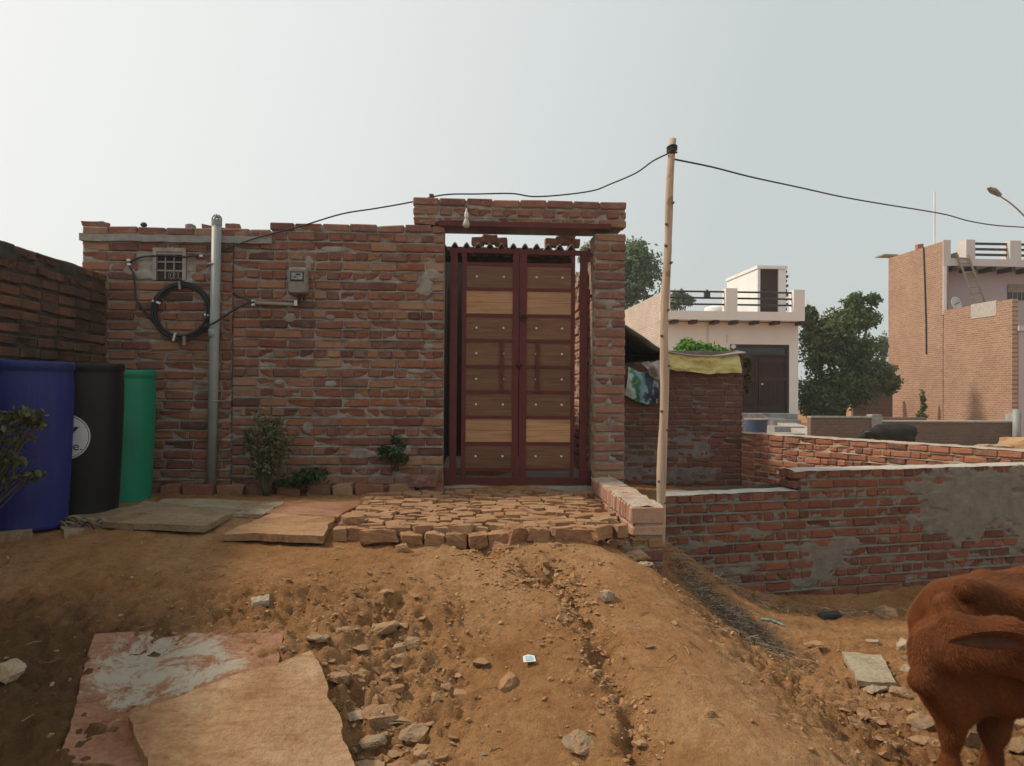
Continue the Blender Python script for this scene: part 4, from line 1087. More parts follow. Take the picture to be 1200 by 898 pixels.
for d, n_ in ((d1, 2), (d2, 1), (d3, 1)):
    for k in range(n_):
        th_ = R(-8 - 75*k); q = Matrix.Rotation(th_, 4, 'Z')
        MB().box(.225, .268, -.035, .035, 1.035, 1.072, q).build('lid_clip', d.children[0].data.materials[0], d)
lid = MB(); lid.lathe([(.001, 1.09), (.15, 1.088), (.262, 1.082), (.27, 1.075)], n=40); lid.build('lid', M['drum_black'], d2, True)
# print on the drums is wrapped on the curved skin
def wrap(me, Rr, ang0, zc):
    for v in me.vertices:
        a = ang0 + v.co.x/Rr; r_ = Rr + v.co.z
        v.co = Vector((r_*math.cos(a), r_*math.sin(a), zc+v.co.y))
def disc_mesh(rx, ry, h, n=40, rings=6):
    v = [(0, 0, h)]; f = []
    for q in range(1, rings+1):
        for k in range(n): v.append((rx*q/rings*math.cos(2*math.pi*k/n), ry*q/rings*math.sin(2*math.pi*k/n), h))
    for k in range(n): f.append((0, 1+k, 1+(k+1) % n))
    for q in range(rings-1):
        for k in range(n): f.append((1+q*n+k, 1+(q+1)*n+k, 1+(q+1)*n+(k+1) % n, 1+q*n+(k+1) % n))
    me = bpy.data.meshes.new('sticker'); me.from_pydata(v, [], f); me.update(); return me
Rd = .283*.962; zc = at(80, 512, 5.35).z - .785
ang = R(-82)
st = []
for (rx, ry, hh, mk, nm) in ((.152, .160, .004, 'drum_black', 'sticker'), (.148, .156, .0055, 'sticker', 'sticker_ring'), (.139, .147, .007, 'drum_black', 'sticker_line'), (.135, .143, .0085, 'sticker', 'sticker_face')):
    me = disc_mesh(rx, ry, hh); me.materials.append(M[mk])
    st.append((nm, me))
root_st = None
for nm, me in st:
    wrap(me, Rd, ang, zc)
    if nm == 'sticker': continue
    o = link(nm, me, d2 if root_st is None else root_st)
    root_st = root_st or o
tri = bpy.data.meshes.new('emblem'); gridv = []; gridf = []
n = 10
for i in range(n+1):
    t = i/n; yy = .07 - .10*t; x0, x1 = -.06+.06*t, .080 - .080*t
    gridv += [(x0, yy, .0105), ((x0+x1)/2, yy, .0105), (x1, yy, .0105)]
for i in range(n): gridf += [(i*3, i*3+3, i*3+4, i*3+1), (i*3+1, i*3+4, i*3+5, i*3+2)]
tri.from_pydata(gridv, [], gridf); tri.update(); wrap(tri, Rd, ang, zc); tri.materials.append(M['soot']); link('emblem', tri, root_st)
fc = bpy.data.curves.new('lettering', 'FONT'); fc.body = 'ne.'; fc.size = .085; fc.align_x = 'LEFT'; fc.offset = .0
fo = bpy.data.objects.new('lettering_tmp', fc); COL.objects.link(fo)
bpy.context.view_layer.update()
tm = bpy.data.meshes.new_from_object(fo.evaluated_get(bpy.context.evaluated_depsgraph_get())); bpy.data.objects.remove(fo)
_b = bmesh.new(); _b.from_mesh(tm); bmesh.ops.triangulate(_b, faces=list(_b.faces)); bmesh.ops.subdivide_edges(_b, edges=list(_b.edges), cuts=1); bmesh.ops.triangulate(_b, faces=list(_b.faces)); _b.to_mesh(tm); _b.free()
for v in tm.vertices: v.co = Vector((v.co.x+.0, v.co.y-.092, .0135))
wrap(tm, Rd, ang, zc); tm.materials.clear(); tm.materials.append(M['soot']); link('lettering', tm, root_st)
rg = MB(); rg.tube([(.018*math.cos(t), .018*math.sin(t), .004) for t in np.linspace(0, 2*math.pi, 18)], .003, 5, False)
rg.tube([(-.006, -.008, .004), (-.006, .008, .004), (.004, .007, .004), (.005, .001, .004), (-.005, 0, .004), (.006, -.009, .004)], .002, 4)
rm = rg.mesh('mark'); wrap(rm, .28*.975, R(-75), at(143, 494, 5.95).z-.775); rm.materials.append(M['sticker']); link('registered_mark', rm, d3)

# ---------------------------------------------------------------- stone slabs
def slab(name, label, corners, thick, mk, seed, cuts=18, rough=.008, cat='stone slab', group=None):
    """corners: four top points (x,y,z); edges broken irregularly"""
    c = [Vector(q) for q in corners]; n = cuts
    V = []; 
    for layer in (0, 1):
        for j in range(n+1):
            for i in range(n+1):
                u, v = i/n, j/n
                p = (c[0]*(1-u)+c[1]*u)*(1-v)+(c[3]*(1-u)+c[2]*u)*v
                ed = min(u, 1-u, v, 1-v)
                if ed < 1e-6:
                    s = float(fbm(np.array([p.x*9+seed]), np.array([p.y*9]), s=seed % 50, o=5)[0])*.015
                    ctr = (c[0]+c[1]+c[2]+c[3])/4; dd = (p-ctr); dd.z = 0
                    p = p + dd.normalized()*s
                h = float(fbm(np.array([p.x*4+seed]), np.array([p.y*4]), s=seed % 31, o=4)[0])*rough
                V.append((p.x, p.y, p.z + (h if layer == 0 else h*.5-thick)))
    Fq = []; m = (n+1)**2
    for j in range(n):
        for i in range(n):
            a = j*(n+1)+i; Fq.append((a, a+1, a+n+2, a+n+1)); Fq.append((m+a, m+a+n+1, m+a+n+2, m+a+1))
    for i in range(n):
        for (a, b) in ((i, i+1), ((i+1)+n*(n+1), i+n*(n+1)), ((i+1)*(n+1), i*(n+1)), (i*(n+1)+n, (i+1)*(n+1)+n)):
            Fq.append((b, a, a+m, b+m))
    me = bpy.data.meshes.new(name); me.from_pydata(V, [], Fq); me.update(); me.materials.append(M[mk])
    return tag(link(name, me), label, cat, group)
def G(px, py, up=0.0):
    x, y, z = onground(px, py); z = float(ground_z(np.array([x]), np.array([y]), False)[0]); return (x, y, z+up)
def flat4(pts, up):   # four picture corners on the ground, lifted onto one plane
    q = [Vector(G(a, b)) for a, b in pts]
    return q
def slab_px(name, label, pts, up, thick, mk, seed, **kw):
    q = [Vector(G(a, b)) for a, b in pts]
    A = np.c_[np.array([(p.x, p.y, 1) for p in q])]; co, *_ = np.linalg.lstsq(A, np.array([p.z for p in q]), rcond=None)
    # lift along the view rays so that the outline stays put
    C = []
    for (a, b) in pts:
        d = ray(a, b); t = (co[0]*CAMP.x+co[1]*CAMP.y+co[2]+up-CAMP.z)/(d.z-co[0]*d.x-co[1]*d.y); C.append(CAMP+d*t)
    return slab(name, label, C, thick, mk, seed, **kw)
sg = 'flat stone slabs lying on the dirt'
slab_px('stone_slab', 'pink stone slab with flaking grey-white crust, lower left foreground', [(110, 741), (335, 741), (300, 905), (72, 892)], .035, .05, 'slab_pink', 3, cuts=44, rough=.011, group=sg)
slab_px('stone_slab', 'large tan sandstone slab leaning on the pink slab in foreground', [(365, 764), (432, 930), (215, 1000), (150, 836)], .075, .05, 'slab_tan', 5, cuts=44, rough=.011, group=sg)
slab_px('stone_slab', 'brown slab with raised right edge in front of the green drum', [(170, 588), (281, 597), (240, 618), (120, 611)], .045, .04, 'slab_grey', 7, group=sg)
slab_px('stone_slab', 'pale grey slab tight against the edging below the drainpipe', [(190, 584), (332, 588), (308, 602), (170, 600)], .025, .03, 'slab_green', 8, group=sg)
slab_px('stone_slab', 'tan slab with broken right edge left of the brick paving', [(318, 601), (392, 606), (378, 629), (260, 625)], .05, .045, 'slab_tan', 9, group=sg)
slab_px('stone_slab', 'reddish slab between edging bricks and the tan slab', [(335, 588), (425, 588), (395, 606), (312, 602)], .03, .03, 'slab_pink', 10, group=sg)
slab_px('stone_slab', 'dark brown slab piece at the left edge before the blue drum', [(-40, 612), (36, 610), (40, 624), (-40, 632)], .04, .05, 'slab_grey', 12, group=sg)
slab_px('stone_slab', 'thin brown slab under the black drum edge', [(70, 606), (180, 590), (160, 600), (75, 628)], .02, .035, 'slab_grey', 13, group=sg)
slab_px('stone_slab', 'greenish tilted slab on the rubble beside the cow', [(987, 763), (1033, 767), (1050, 799), (1004, 797)], .05, .035, 'slab_green', 14, group=sg)

# ---------------------------------------------------------------- loose stones, each its own
stones = [  # px, py, width px, height px, material, flat, label
 (427, 747, 36, 24, 'stone_pale', .45, 'pale flat stone with a lump on top above the rubble'),
 (372, 749, 28, 18, 'stone', .4, 'grey-green flat stone near the pink slab corner'),
 (450, 722, 34, 26, 'stone_brown', .6, 'brown angular clod behind the pale flat stone'),
 (469, 742, 18, 22, 'stone', .5, 'narrow grey stone standing right of the pale flat stone'),
 (484, 745, 18, 24, 'stone', .6, 'upright stone pair piece right of the narrow grey stone'),
 (481, 769, 28, 26, 'stone_brown', .8, 'round brown earth clod in the rubble hollow'),
 (421, 778, 22, 14, 'stone', .6, 'small tan stone below the pale flat stone'),
 (398, 788, 26, 22, 'stone', .6, 'grey wedge stone touching the tan slab edge'),
 (420, 818, 28, 20, 'stone_pale', .45, 'pale greenish flat chip beside the tan slab'),
 (443, 818, 34, 28, 'stone_brown', .5, 'brown flat stone behind the greenish chip'),
 (484, 832, 40, 32, 'stone', .6, 'grey pitted block in the middle of the rubble'),
 (436, 844, 36, 32, 'stone', .6, 'upper half of cracked grey block at the tan slab edge'),
 (434, 874, 38, 38, 'stone', .65, 'lower half of cracked grey block at the tan slab edge'),
 (470, 878, 32, 44, 'stone_brown', .6, 'tall brown stone right of the cracked grey block'),
 (497, 884, 26, 36, 'stone', .5, 'dark grey flat stone at the bottom edge of the photo'),
 (494, 857, 18, 14, 'stone_brown', .7, 'small brown wedge under the pitted block'),
 (461, 794, 24, 14, 'stone_brown', .6, 'reddish brick chip in the rubble hollow'),
 (401, 736, 30, 14, 'stone_brown', .6, 'low brown clod at the top left of the rubble'),
 (442, 704, 14, 7, 'stone_pale', .5, 'yellowish chip above the rubble'),
 (473, 722, 12, 8, 'stone_pale', .6, 'small whitish pebble right of the rubble top'),
 (504, 700, 22, 10, 'stone', .4, 'flat grey flake above right of the rubble'),
 (305, 709, 20, 12, 'stone_pale', .7, 'grey-white lump alone on the packed dirt'),
 (593, 799, 26, 24, 'stone_brown', .7, 'orange-brown brick piece below the paper scrap'),
 (678, 873, 34, 30, 'stone', .22, 'flat olive stone sunk at the ramp gully'),
 (741, 839, 26, 18, 'stone_brown', .8, 'tan block stuck in the lower gully'),
 (712, 703, 18, 18, 'stone_pale', .8, 'pale triangular stone on the upper ramp'),
 (693, 741, 14, 8, 'stone_brown', .6, 'tan pebble in the middle of the ramp'),
 (760, 769, 12, 7, 'stone_brown', .6, 'small flat chip on the ramp centre'),
 (831, 846, 12, 14, 'stone_brown', .8, 'lone pebble on the smooth lower ramp'),
 (1060, 757, 18, 18, 'stone_pale', .9, 'whitish rounded stone by the cow chest'),
 (1062, 773, 16, 12, 'stone', .7, 'grey stone under the whitish stone by the cow'),
 (1024, 805, 34, 14, 'stone_pale', .6, 'cream stone under the tilted green slab edge'),
 (1055, 805, 34, 22, 'stone', .75, 'round grey boulder right of the tilted slab'),
 (1068, 790, 18, 12, 'stone_pale', .6, 'pale chip on top of the round boulder'),
 (1042, 829, 34, 18, 'stone_brown', .6, 'brown flat rock below the round boulder'),
 (1078, 836, 36, 24, 'stone', .7, 'grey rock left of the cow front leg'),
 (1086, 852, 30, 20, 'stone', .6, 'low grey rock before the cow front leg'),
 (1082, 870, 36, 18, 'stone_brown', .5, 'flat tan rock beside the cow front leg'),
 (1040, 872, 40, 14, 'stone_brown', .4, 'flat brown ledge stone left of the cow legs'),
 (1133, 868, 24, 34, 'stone', .8, 'grey stone seen between the cow front legs'),
 (1192, 848, 44, 26, 'stone', .6, 'large grey rock right of the cow front legs'),
 (1195, 876, 40, 22, 'stone', .6, 'dark rock at the right edge below the large grey rock'),
 (1022, 752, 14, 8, 'stone_pale', .6, 'white stone on the low ground near the brick wall'),
 (953, 757, 24, 10, 'stone_brown', .4, 'long flat tan chip left of the tilted slab'),
 (1040, 716, 26, 14, 'stone_brown', .7, 'half brick at the foot of the red wall'),
 (738, 640, 28, 20, 'stone_pale', .6, 'long pale broken slab piece leaning at the parapet foot'),
 (745, 652, 30, 24, 'stone_brown', .7, 'tan wedge stone at the parapet foot'),
 (720, 636, 26, 18, 'stone_brown', .7, 'tan rubble stone at the paving right front corner'),
 (706, 622, 28, 16, 'stone_brown', .6, 'tan flat stone on the right front of the paving'),
 (722, 605, 18, 8, 'stone_pale', .5, 'pale chip on the paving beside the parapet'),
 (755, 662, 20, 14, 'stone_pale', .5, 'pale flake below the parapet front'),
 (408, 623, 24, 10, 'stone', .35, 'grey slate flakes at the paving left front corner'),
 (416, 630, 18, 6, 'stone', .35, 'lower grey slate flake at the paving left front corner'),
 (8, 795, 34, 26, 'stone_pale', .8, 'pale rounded unidentified object at the left edge of the photo'),  # unidentified pale thing, given a stone's shape and material
]
for i, (px, py, wpx, hpx, mk, fl_, lab) in enumerate(stones):
    x, y, z = onground(px, py + hpx*.25); s_ = y/F
    lx = wpx*s_*1.08; lz = max(.02, hpx*s_*fl_*1.0); ly = max(lx*.6, min(lx*1.0, hpx*s_*1.2))
    if px in (722, 706): z = .80
    pts = rock_pts(lx, ly, lz, 800+i, 26, .55) if i % 3 else broken_brick(lx, ly, lz, 800+i)
    lump('loose_stone', lab, 'stone', (x, y, z + lz*.20), None, mk, 800+i, random.uniform(-.6, .6), 4, .045, 'loose stones on the dirt', (random.uniform(-.2, .3), random.uniform(-.2, .2)), pts)

# gravel and clods that nobody could count
def scatter(name, mk, n, areas, size, seed, kind='stuff'):
    rs = np.random.default_rng(seed); shapes = []
    for k in range(8):
        bm = bmesh.new()
        for p in rock_pts(1, rs.uniform(.7, 1), rs.uniform(.45, .8), seed*10+k, 11, .4): bm.verts.new(p)
        r = bmesh.ops.convex_hull(bm, input=list(bm.verts)); bmesh.ops.delete(bm, geom=[v for v in bm.verts if not v.link_faces], context='VERTS')
        bmesh.ops.triangulate(bm, faces=list(bm.faces)); bm.verts.index_update()
        shapes.append((np.array([v.co for v in bm.verts]), np.array([[v.index for v in f.verts] for f in bm.faces]))); bm.free()
    VV = []; FF = []; b = 0
    wsum = sum(a[4] for a in areas)
    for (cx, cy, rx, ry, wgt) in areas:
        m = int(n*wgt/wsum)
        xs, ys = cx + rs.normal(0, rx, m), cy + rs.normal(0, ry, m)
        keep = (ys > 2.2) & (ys < 6.6) & ~((xs > -.85) & (xs < 1.12) & (ys > 4.78))
        xs, ys = xs[keep], ys[keep]; zs = ground_z(xs, ys)
        sz = size[0]*(size[1]/size[0])**(rs.random(len(xs))**2.2)
        for x, y, z, s in zip(xs, ys, zs, sz):
            v, f = shapes[rs.integers(8)]; a = rs.uniform(0, 6.28); c_, s_ = math.cos(a), math.sin(a)
            q = v*s; q = np.c_[q[:, 0]*c_-q[:, 1]*s_, q[:, 0]*s_+q[:, 1]*c_, q[:, 2]]
            VV.append(q + (x, y, z+s*.12)); FF.append(f+b); b += len(v)
    o = fast_mesh(name, np.concatenate(VV), np.concatenate(FF), M[mk]); return tag(o, kind=kind)
tag(scatter('earth_clods', 'clod', 5000, [(-.38, 3.35, .30, .5, 3.4), (-.7, 3.95, .5, .14, 1.2), (.55, 3.6, .14, .7, 2.0), (.35, 4.3, .2, .2, 1.0), (1.6, 3.6, .25, .8, 1.6), (-1.9, 3.6, .8, .5, 1.1), (2.4, 4.3, .7, .8, 1.6), (0, 3.8, 1.6, 1.0, .35), (2.6, 6.0, .8, .15, .5)], (.004, .038), 5),
    'brown earth clods and crumbs scattered over the dug dirt', 'earth clods', kind='stuff')
tag(scatter('stone_chips', 'stone', 1100, [(-.36, 3.4, .24, .42, 3.0), (1.9, 3.6, .3, .7, 1.6), (2.6, 4.6, .7, .8, 1.3), (1.25, 4.6, .08, .35, .5), (-1.6, 4.2, 1.0, .5, .3)], (.006, .036), 9),
    'greyish stone chips among the dirt', 'stone chips', kind='stuff')
tag(scatter('rubble', 'stone_brown', 210, [(-.42, 3.45, .17, .36, 3.0), (-.30, 3.15, .16, .25, 1.2), (2.0, 3.55, .16, .40, 2.0), (2.25, 3.9, .25, .4, 1.0)], (.035, .10), 17), 'angular brown rubble heaped beside the slabs', 'rubble', kind='stuff')
# gravel heap at the head of the gully
tag(scatter('gully_gravel', 'clod', 1100, [(.12, 4.55, .13, .07, 1.0), (.42, 4.26, .12, .12, 1.6), (.58, 4.0, .055, .16, 1.3), (.63, 3.5, .05, .3, 1.3), (.68, 2.95, .05, .2, .9)], (.008, .055), 13), 'reddish gravel lying in the gully', 'gravel', kind='stuff')

# dry twigs along the foot of the ramp
rs = random.Random(3); VT = MB()
for k in range(1500):
    t = rs.random()
    cx = 1.62 + t*.42 + rs.gauss(0, .09); cy = 5.55 - t*.72 + rs.gauss(0, .20)
    if k % 6 == 0: cx, cy = rs.uniform(1.9, 4.0), 5.95 + .2*(rs.random()-.5) + max(0, (rs.random()-.2))*.05
    z = 0
    a = rs.uniform(0, math.pi); L = rs.uniform(.03, .14); el = rs.gauss(0, .28)
    d = Vector((math.cos(a), math.sin(a), math.sin(el)))
    VT.v.append((cx, cy, rs.uniform(.0, .05))); VT.f.append((d*L, rs.uniform(.0012, .0034)))
xy = np.array([(p[0], p[1]) for p in VT.v]); zz = ground_z(xy[:, 0], xy[:, 1])
tb = MB()
for (p, (d, r_), z) in zip(VT.v, VT.f, zz):
    c = Vector((p[0], p[1], z+p[2])); mid = c + Vector((rs.uniform(-.01, .01), rs.uniform(-.01, .01), rs.uniform(0, .012)))
    tb.tube([c-d/2, mid, c+d/2], r_, 3, False)
tag(tb.build('dry_twigs', M['straw']), 'matted dry twigs and straw along the foot of the ramp', 'twigs', kind='stuff')
q = MB(); x, y, z = onground(905, 735)
q.tube(catmull([(x-.07, y+.06, z+.03), (x-.03, y+.01, z+.045), (x+.03, y-.01, z+.03), (x+.07, y-.06, z+.02)], 5), [.006, .010, .014, .009, .015, .012, .016, .008, .013, .017, .010, .014, .009, .012, .008, .004], 6)
tag(q.build('plastic_scrap', M['teal'], None, True), 'crumpled teal plastic strip on the dry twigs', 'plastic scrap')
x, y, z = onground(972, 724); lump('plastic_scrap', 'flat black plastic scrap on the low ground by the red wall', 'plastic scrap', (x, y, z+.02), (.2, .1, .03), 'black', 61, .2, 2, .04)
# single straws blown over the dirt
tb = MB(); sx_, sy_ = [], []
for k in range(300): sx_.append(rs.uniform(-2.6, 2.2)); sy_.append(rs.uniform(2.7, 4.7))
sz_ = ground_z(np.array(sx_), np.array(sy_))
for x, y, z in zip(sx_, sy_, sz_):
    a = rs.uniform(0, math.pi); L = rs.uniform(.02, .10); d = Vector((math.cos(a), math.sin(a), rs.gauss(0, .12)))*L/2; c = Vector((x, y, z+.006))
    tb.tube([c-d, c+Vector((rs.gauss(0, .006), rs.gauss(0, .006), .006)), c+d], rs.uniform(.0012, .0024), 3, False)
tag(tb.build('straw_bits', M['straw']), 'thin straw bits blown over the dirt', 'straw', kind='stuff')
x = at(167, 264, 7.6); q = MB(); q.tube([(x.x, 7.6, 2.9), (x.x, 7.6, x.z-.01)], .008, 6); rodo = tag(q.build('pale_rod', M['white_plastic'], None, True), 'thin pale rod with a dark knob sticking up behind the wall above the barred vent', 'rod')
MB().lathe([(.001, -.02), (.026, -.014), (.034, .004), (.022, .024), (.001, .03)], (x.x+.012, 7.6, x.z), 10).build('knob', M['black'], rodo, True)
# paper scrap
x, y, z = onground(620, 786); pc = MB(); 
pc.add([(x-.028, y-.024, z+.018), (x+.030, y-.020, z+.02), (x+.026, y+.03, z+.028), (x-.002, y+.038, z+.030), (x-.026, y+.030, z+.026), (x-.028, y-.024, z+.016), (x+.030, y-.020, z+.018), (x+.026, y+.03, z+.026), (x-.002, y+.038, z+.028), (x-.026, y+.030, z+.024)],
       [(0, 1, 2, 3, 4), (9, 8, 7, 6, 5), (0, 5, 6, 1), (1, 6, 7, 2), (2, 7, 8, 3), (3, 8, 9, 4), (4, 9, 5, 0)])
po = pc.build('paper_scrap', M['white_plastic']); tag(po, 'small white and blue paper packet on the dirt ramp', 'paper scrap')
M['packet_blue'] = simple('packet_blue', (.25, .42, .50), (.40, .52, .56), 60, .6, 0)
q = MB(); q.add([(x-.018, y-.014, z+.0215), (x+.02, y-.012, z+.0235), (x+.016, y+.022, z+.0295), (x-.016, y+.022, z+.0290)], [(0, 1, 2, 3)]); q.build('print_patch', M['packet_blue'], po)
# cords heap by the drums
q = MB()
for k in range(46):
    x0, y0 = -2.62 + rs.gauss(0, .07), 5.05 + rs.gauss(0, .06); a = rs.uniform(-.6, .6); L = rs.uniform(.1, .24)
    q.tube(catmull([(x0-L/2*math.cos(a), y0-L/2*math.sin(a), .775), (x0, y0, .80+rs.uniform(.0, .05)), (x0+L/2*math.cos(a), y0+L/2*math.sin(a), .78+rs.uniform(-.01, .02))], 4), rs.uniform(.003, .007), 5)
tag(q.build('cord_heap', M['straw'], None, True), 'heap of dark frayed cords in front of the blue and black drums', 'cord heap')

# ---------------------------------------------------------------- plants
def leaves(n, centres, size, seed, droop=.2, aspect=.5, inner=.25):
    """leaf quads spread through lobes (cx,cy,cz,rx,ry,rz,weight)"""
    rs = np.random.default_rng(seed); W = np.array([c[6] for c in centres], float); W /= W.sum()
    idx = rs.choice(len(centres), n, p=W); C = np.array([c[:6] for c in centres])[idx]
    d = rs.normal(size=(n, 3)); d /= np.linalg.norm(d, axis=1, keepdims=True)
    r = (inner + (1-inner)*rs.random(n)) ** .72
    k = 1 + .42*fbm(d[:, 0]*3.4+C[:, 0]*3, d[:, 1]*3.4+C[:, 1]*3, d[:, 2]*3.4+C[:, 2]*3, s=seed, o=3)
    P = C[:, :3] + d*C[:, 3:6]*(r*k)[:, None]
    ls = C[:, 3].mean()
    keep = fbm(P[:, 0]*2.2/ls*.5, P[:, 1]*2.2/ls*.5, P[:, 2]*2.2/ls*.5, s=seed+5, o=3) > -.36
    P = P[keep]; d = d[keep]; n = len(P)
    nrm = d*.6 + rs.normal(size=(n, 3))*.6 + np.array([0, 0, .45]); nrm /= np.linalg.norm(nrm, axis=1, keepdims=True)
    u = np.cross(nrm, rs.normal(size=(n, 3))); u /= np.linalg.norm(u, axis=1, keepdims=True); v = np.cross(nrm, u)
    s = size*(.6+.8*rs.random(n))[:, None]
    a = P - u*s; b = P + v*s*aspect - nrm*s*.1; c = P + u*s - nrm*s*droop; e_ = P - v*s*aspect - nrm*s*.1
    V = np.stack([a, b, c, e_], 1).reshape(-1, 3); Fq = np.arange(4*n).reshape(n, 4)
    return V, Fq
def foliage(name, mk, parent, *a, **k):
    V, Fq = leaves(*a, **k); return fast_mesh(name, V, Fq, M[mk], parent)
def plant(name, label, cat, base, lobes, n, size, mk, seed, stems, group=None, r0=.006):
    t = thing(name, label, cat, (0, 0, 0), group=group)
    foliage('foliage', mk, t, n, lobes, size, seed)
    s = MB(); rs = random.Random(seed)
    for k in range(stems):
        l = rs.choice(lobes); e = Vector((l[0]+rs.gauss(0, l[3]*.45), l[1]+rs.gauss(0, l[4]*.45), l[2]+rs.gauss(0, l[5]*.45)))
        b = Vector(base)+Vector((rs.gauss(0, .012), rs.gauss(0, .012), 0)); m = b.lerp(e, .5)+Vector((rs.gauss(0, .02), rs.gauss(0, .02), .03))
        s.tube(catmull([b, m, e], 4), [r0*(1-.07*i) for i in range(9)], 4)
    s.build('stems', M['stem'], t, True); return t
def LB_(px, py, Y, rpx, rpy, w=1.0, ry=None):
    p = at(px, py, Y); s = Y/F; return (p.x, p.y, p.z, rpx*s, (ry or rpx*s*.8), rpy*s, w)
Yb = YW-.24
b0 = at(312, 572, Yb)
plant('wall_shrub', 'leggy olive shrub growing against the wall right of the drainpipe', 'shrub', (b0.x, Yb, .79), [LB_(315, 497, Yb, 18, 20, 1), LB_(325, 520, Yb, 20, 22, 1.4), LB_(300, 530, Yb, 18, 22, 1.2), LB_(318, 545, Yb, 22, 16, .8), LB_(292, 512, Yb, 8, 14, .4)], 1500, .019, 'leaf_olive', 21, 34, 'plants at the wall foot')
plant('weed', 'low dark green weed at the foot of the shrub', 'weed', at(360, 575, YW-.16), [LB_(368, 558, YW-.16, 20, 11, 1.2), LB_(352, 562, YW-.16, 16, 10, .8), LB_(330, 566, YW-.16, 12, 8, .4)], 420, .027, 'leaf_green', 22, 12, 'plants at the wall foot', .004)
plant('weed', 'small bright green weed sprouting from the wall nearer the gate', 'weed', at(462, 552, YW-.03), [LB_(460, 532, YW-.08, 12, 11, 1.0), LB_(472, 521, YW-.08, 6, 6, .3), LB_(450, 526, YW-.08, 8, 6, .4), LB_(463, 516, YW-.08, 8, 6, .3), LB_(471, 538, YW-.08, 9, 8, .4), LB_(447, 534, YW-.08, 8, 7, .3)], 460, .021, 'leaf_green', 23, 9, 'plants at the wall foot', .004)
Yf = 4.25
plant('foreground_shrub', 'dark leafy shrub at the left edge in front of the blue drum', 'shrub', (-2.86, Yf, gz(-2.86, Yf)), [LB_(8, 505, Yf, 26, 24, 1.2), LB_(28, 488, Yf, 22, 10, .7), LB_(15, 535, Yf, 24, 14, .6), LB_(35, 558, Yf, 18, 7, .35), LB_(-30, 530, Yf, 34, 50, 2.0), LB_(46, 497, Yf, 9, 6, .15), LB_(-10, 560, Yf, 30, 14, .6)], 1500, .021, 'leaf_dark', 24, 30)

def tree(name, label, base, H, lobes, n, size, mks, seed, group, r0=.16):
    t = thing(name, label, 'tree', (0, 0, 0), group=group)
    for k, mk in enumerate(mks):
        sub = lobes[k::len(mks)] if len(mks) > 1 else lobes
        foliage('crown', mk, t, int(n*len(sub)/len(lobes)), sub, size, seed+k, inner=.12)
    s = MB(); rs = random.Random(seed); b = Vector(base)
    top = b + Vector((rs.gauss(0, .2), rs.gauss(0, .2), H*.5))
    s.tube(catmull([b, b.lerp(top, .5)+Vector((.1, 0, 0)), top], 5), [r0*(1-.06*i) for i in range(11)], 8)
    for l in lobes:
        e = Vector(l[:3]); st_ = b.lerp(top, rs.uniform(.5, 1.0)); m = st_.lerp(e, .55)+Vector((rs.gauss(0, .15), rs.gauss(0, .15), .15))
        s.tube(catmull([st_, m, e+Vector((0, 0, l[5]*.5))], 4), [r0*.45*(1-.09*i) for i in range(9)], 5)
    s.build('trunk', M['bark'], t, True); return t
Yt = 30.0
def TL(px, py, rpx, rpy, w, Y=Yt, ry=None): return LB_(px, py, Y, rpx, rpy, w, ry or rpx*Y/F)
tb_ = at(985, 512, Yt)
tree('leafy_tree', 'big dark green tree filling the gap between white house and brick house', (tb_.x, Yt, 0), 5.4,
     [TL(1003, 362, 15, 18, .9), TL(1012, 372, 20, 14, .7), TL(985, 385, 24, 22, 1.3), TL(962, 392, 24, 22, 1.2), TL(948, 372, 10, 14, .4), TL(1005, 415, 30, 24, 1.5), TL(970, 425, 32, 26, 1.6), TL(1025, 440, 26, 18, 1.1), TL(985, 455, 40, 24, 1.8), TL(955, 465, 26, 22, 1.0), TL(1040, 450, 14, 12, .4), TL(965, 480, 30, 14, .8), TL(1024, 352, 9, 8, .2)],
     46000, .085, ['leaf_tree', 'leaf_tree', 'leaf_tree', 'leaf_tree_brown'], 31, 'trees beyond the walls')
Y2 = 40.0
tb2 = at(728, 470, Y2)
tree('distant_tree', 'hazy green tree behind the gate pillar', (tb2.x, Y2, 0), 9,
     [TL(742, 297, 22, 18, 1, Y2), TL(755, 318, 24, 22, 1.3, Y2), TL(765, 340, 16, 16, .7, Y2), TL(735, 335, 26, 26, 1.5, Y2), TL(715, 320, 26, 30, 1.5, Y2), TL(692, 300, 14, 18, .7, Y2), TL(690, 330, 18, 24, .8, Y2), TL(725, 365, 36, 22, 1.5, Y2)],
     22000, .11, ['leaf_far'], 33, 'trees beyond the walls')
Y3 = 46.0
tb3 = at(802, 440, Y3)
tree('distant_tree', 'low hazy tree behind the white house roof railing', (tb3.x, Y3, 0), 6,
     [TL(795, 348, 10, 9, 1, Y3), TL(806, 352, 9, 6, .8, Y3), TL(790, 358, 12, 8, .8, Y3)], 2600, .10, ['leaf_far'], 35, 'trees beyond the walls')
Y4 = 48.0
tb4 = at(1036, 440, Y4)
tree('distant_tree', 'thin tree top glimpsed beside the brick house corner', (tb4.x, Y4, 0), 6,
     [TL(1036, 405, 8, 14, 1, Y4), TL(1030, 430, 14, 16, 1, Y4)], 2200, .12, ['leaf_far'], 36, 'trees beyond the walls')

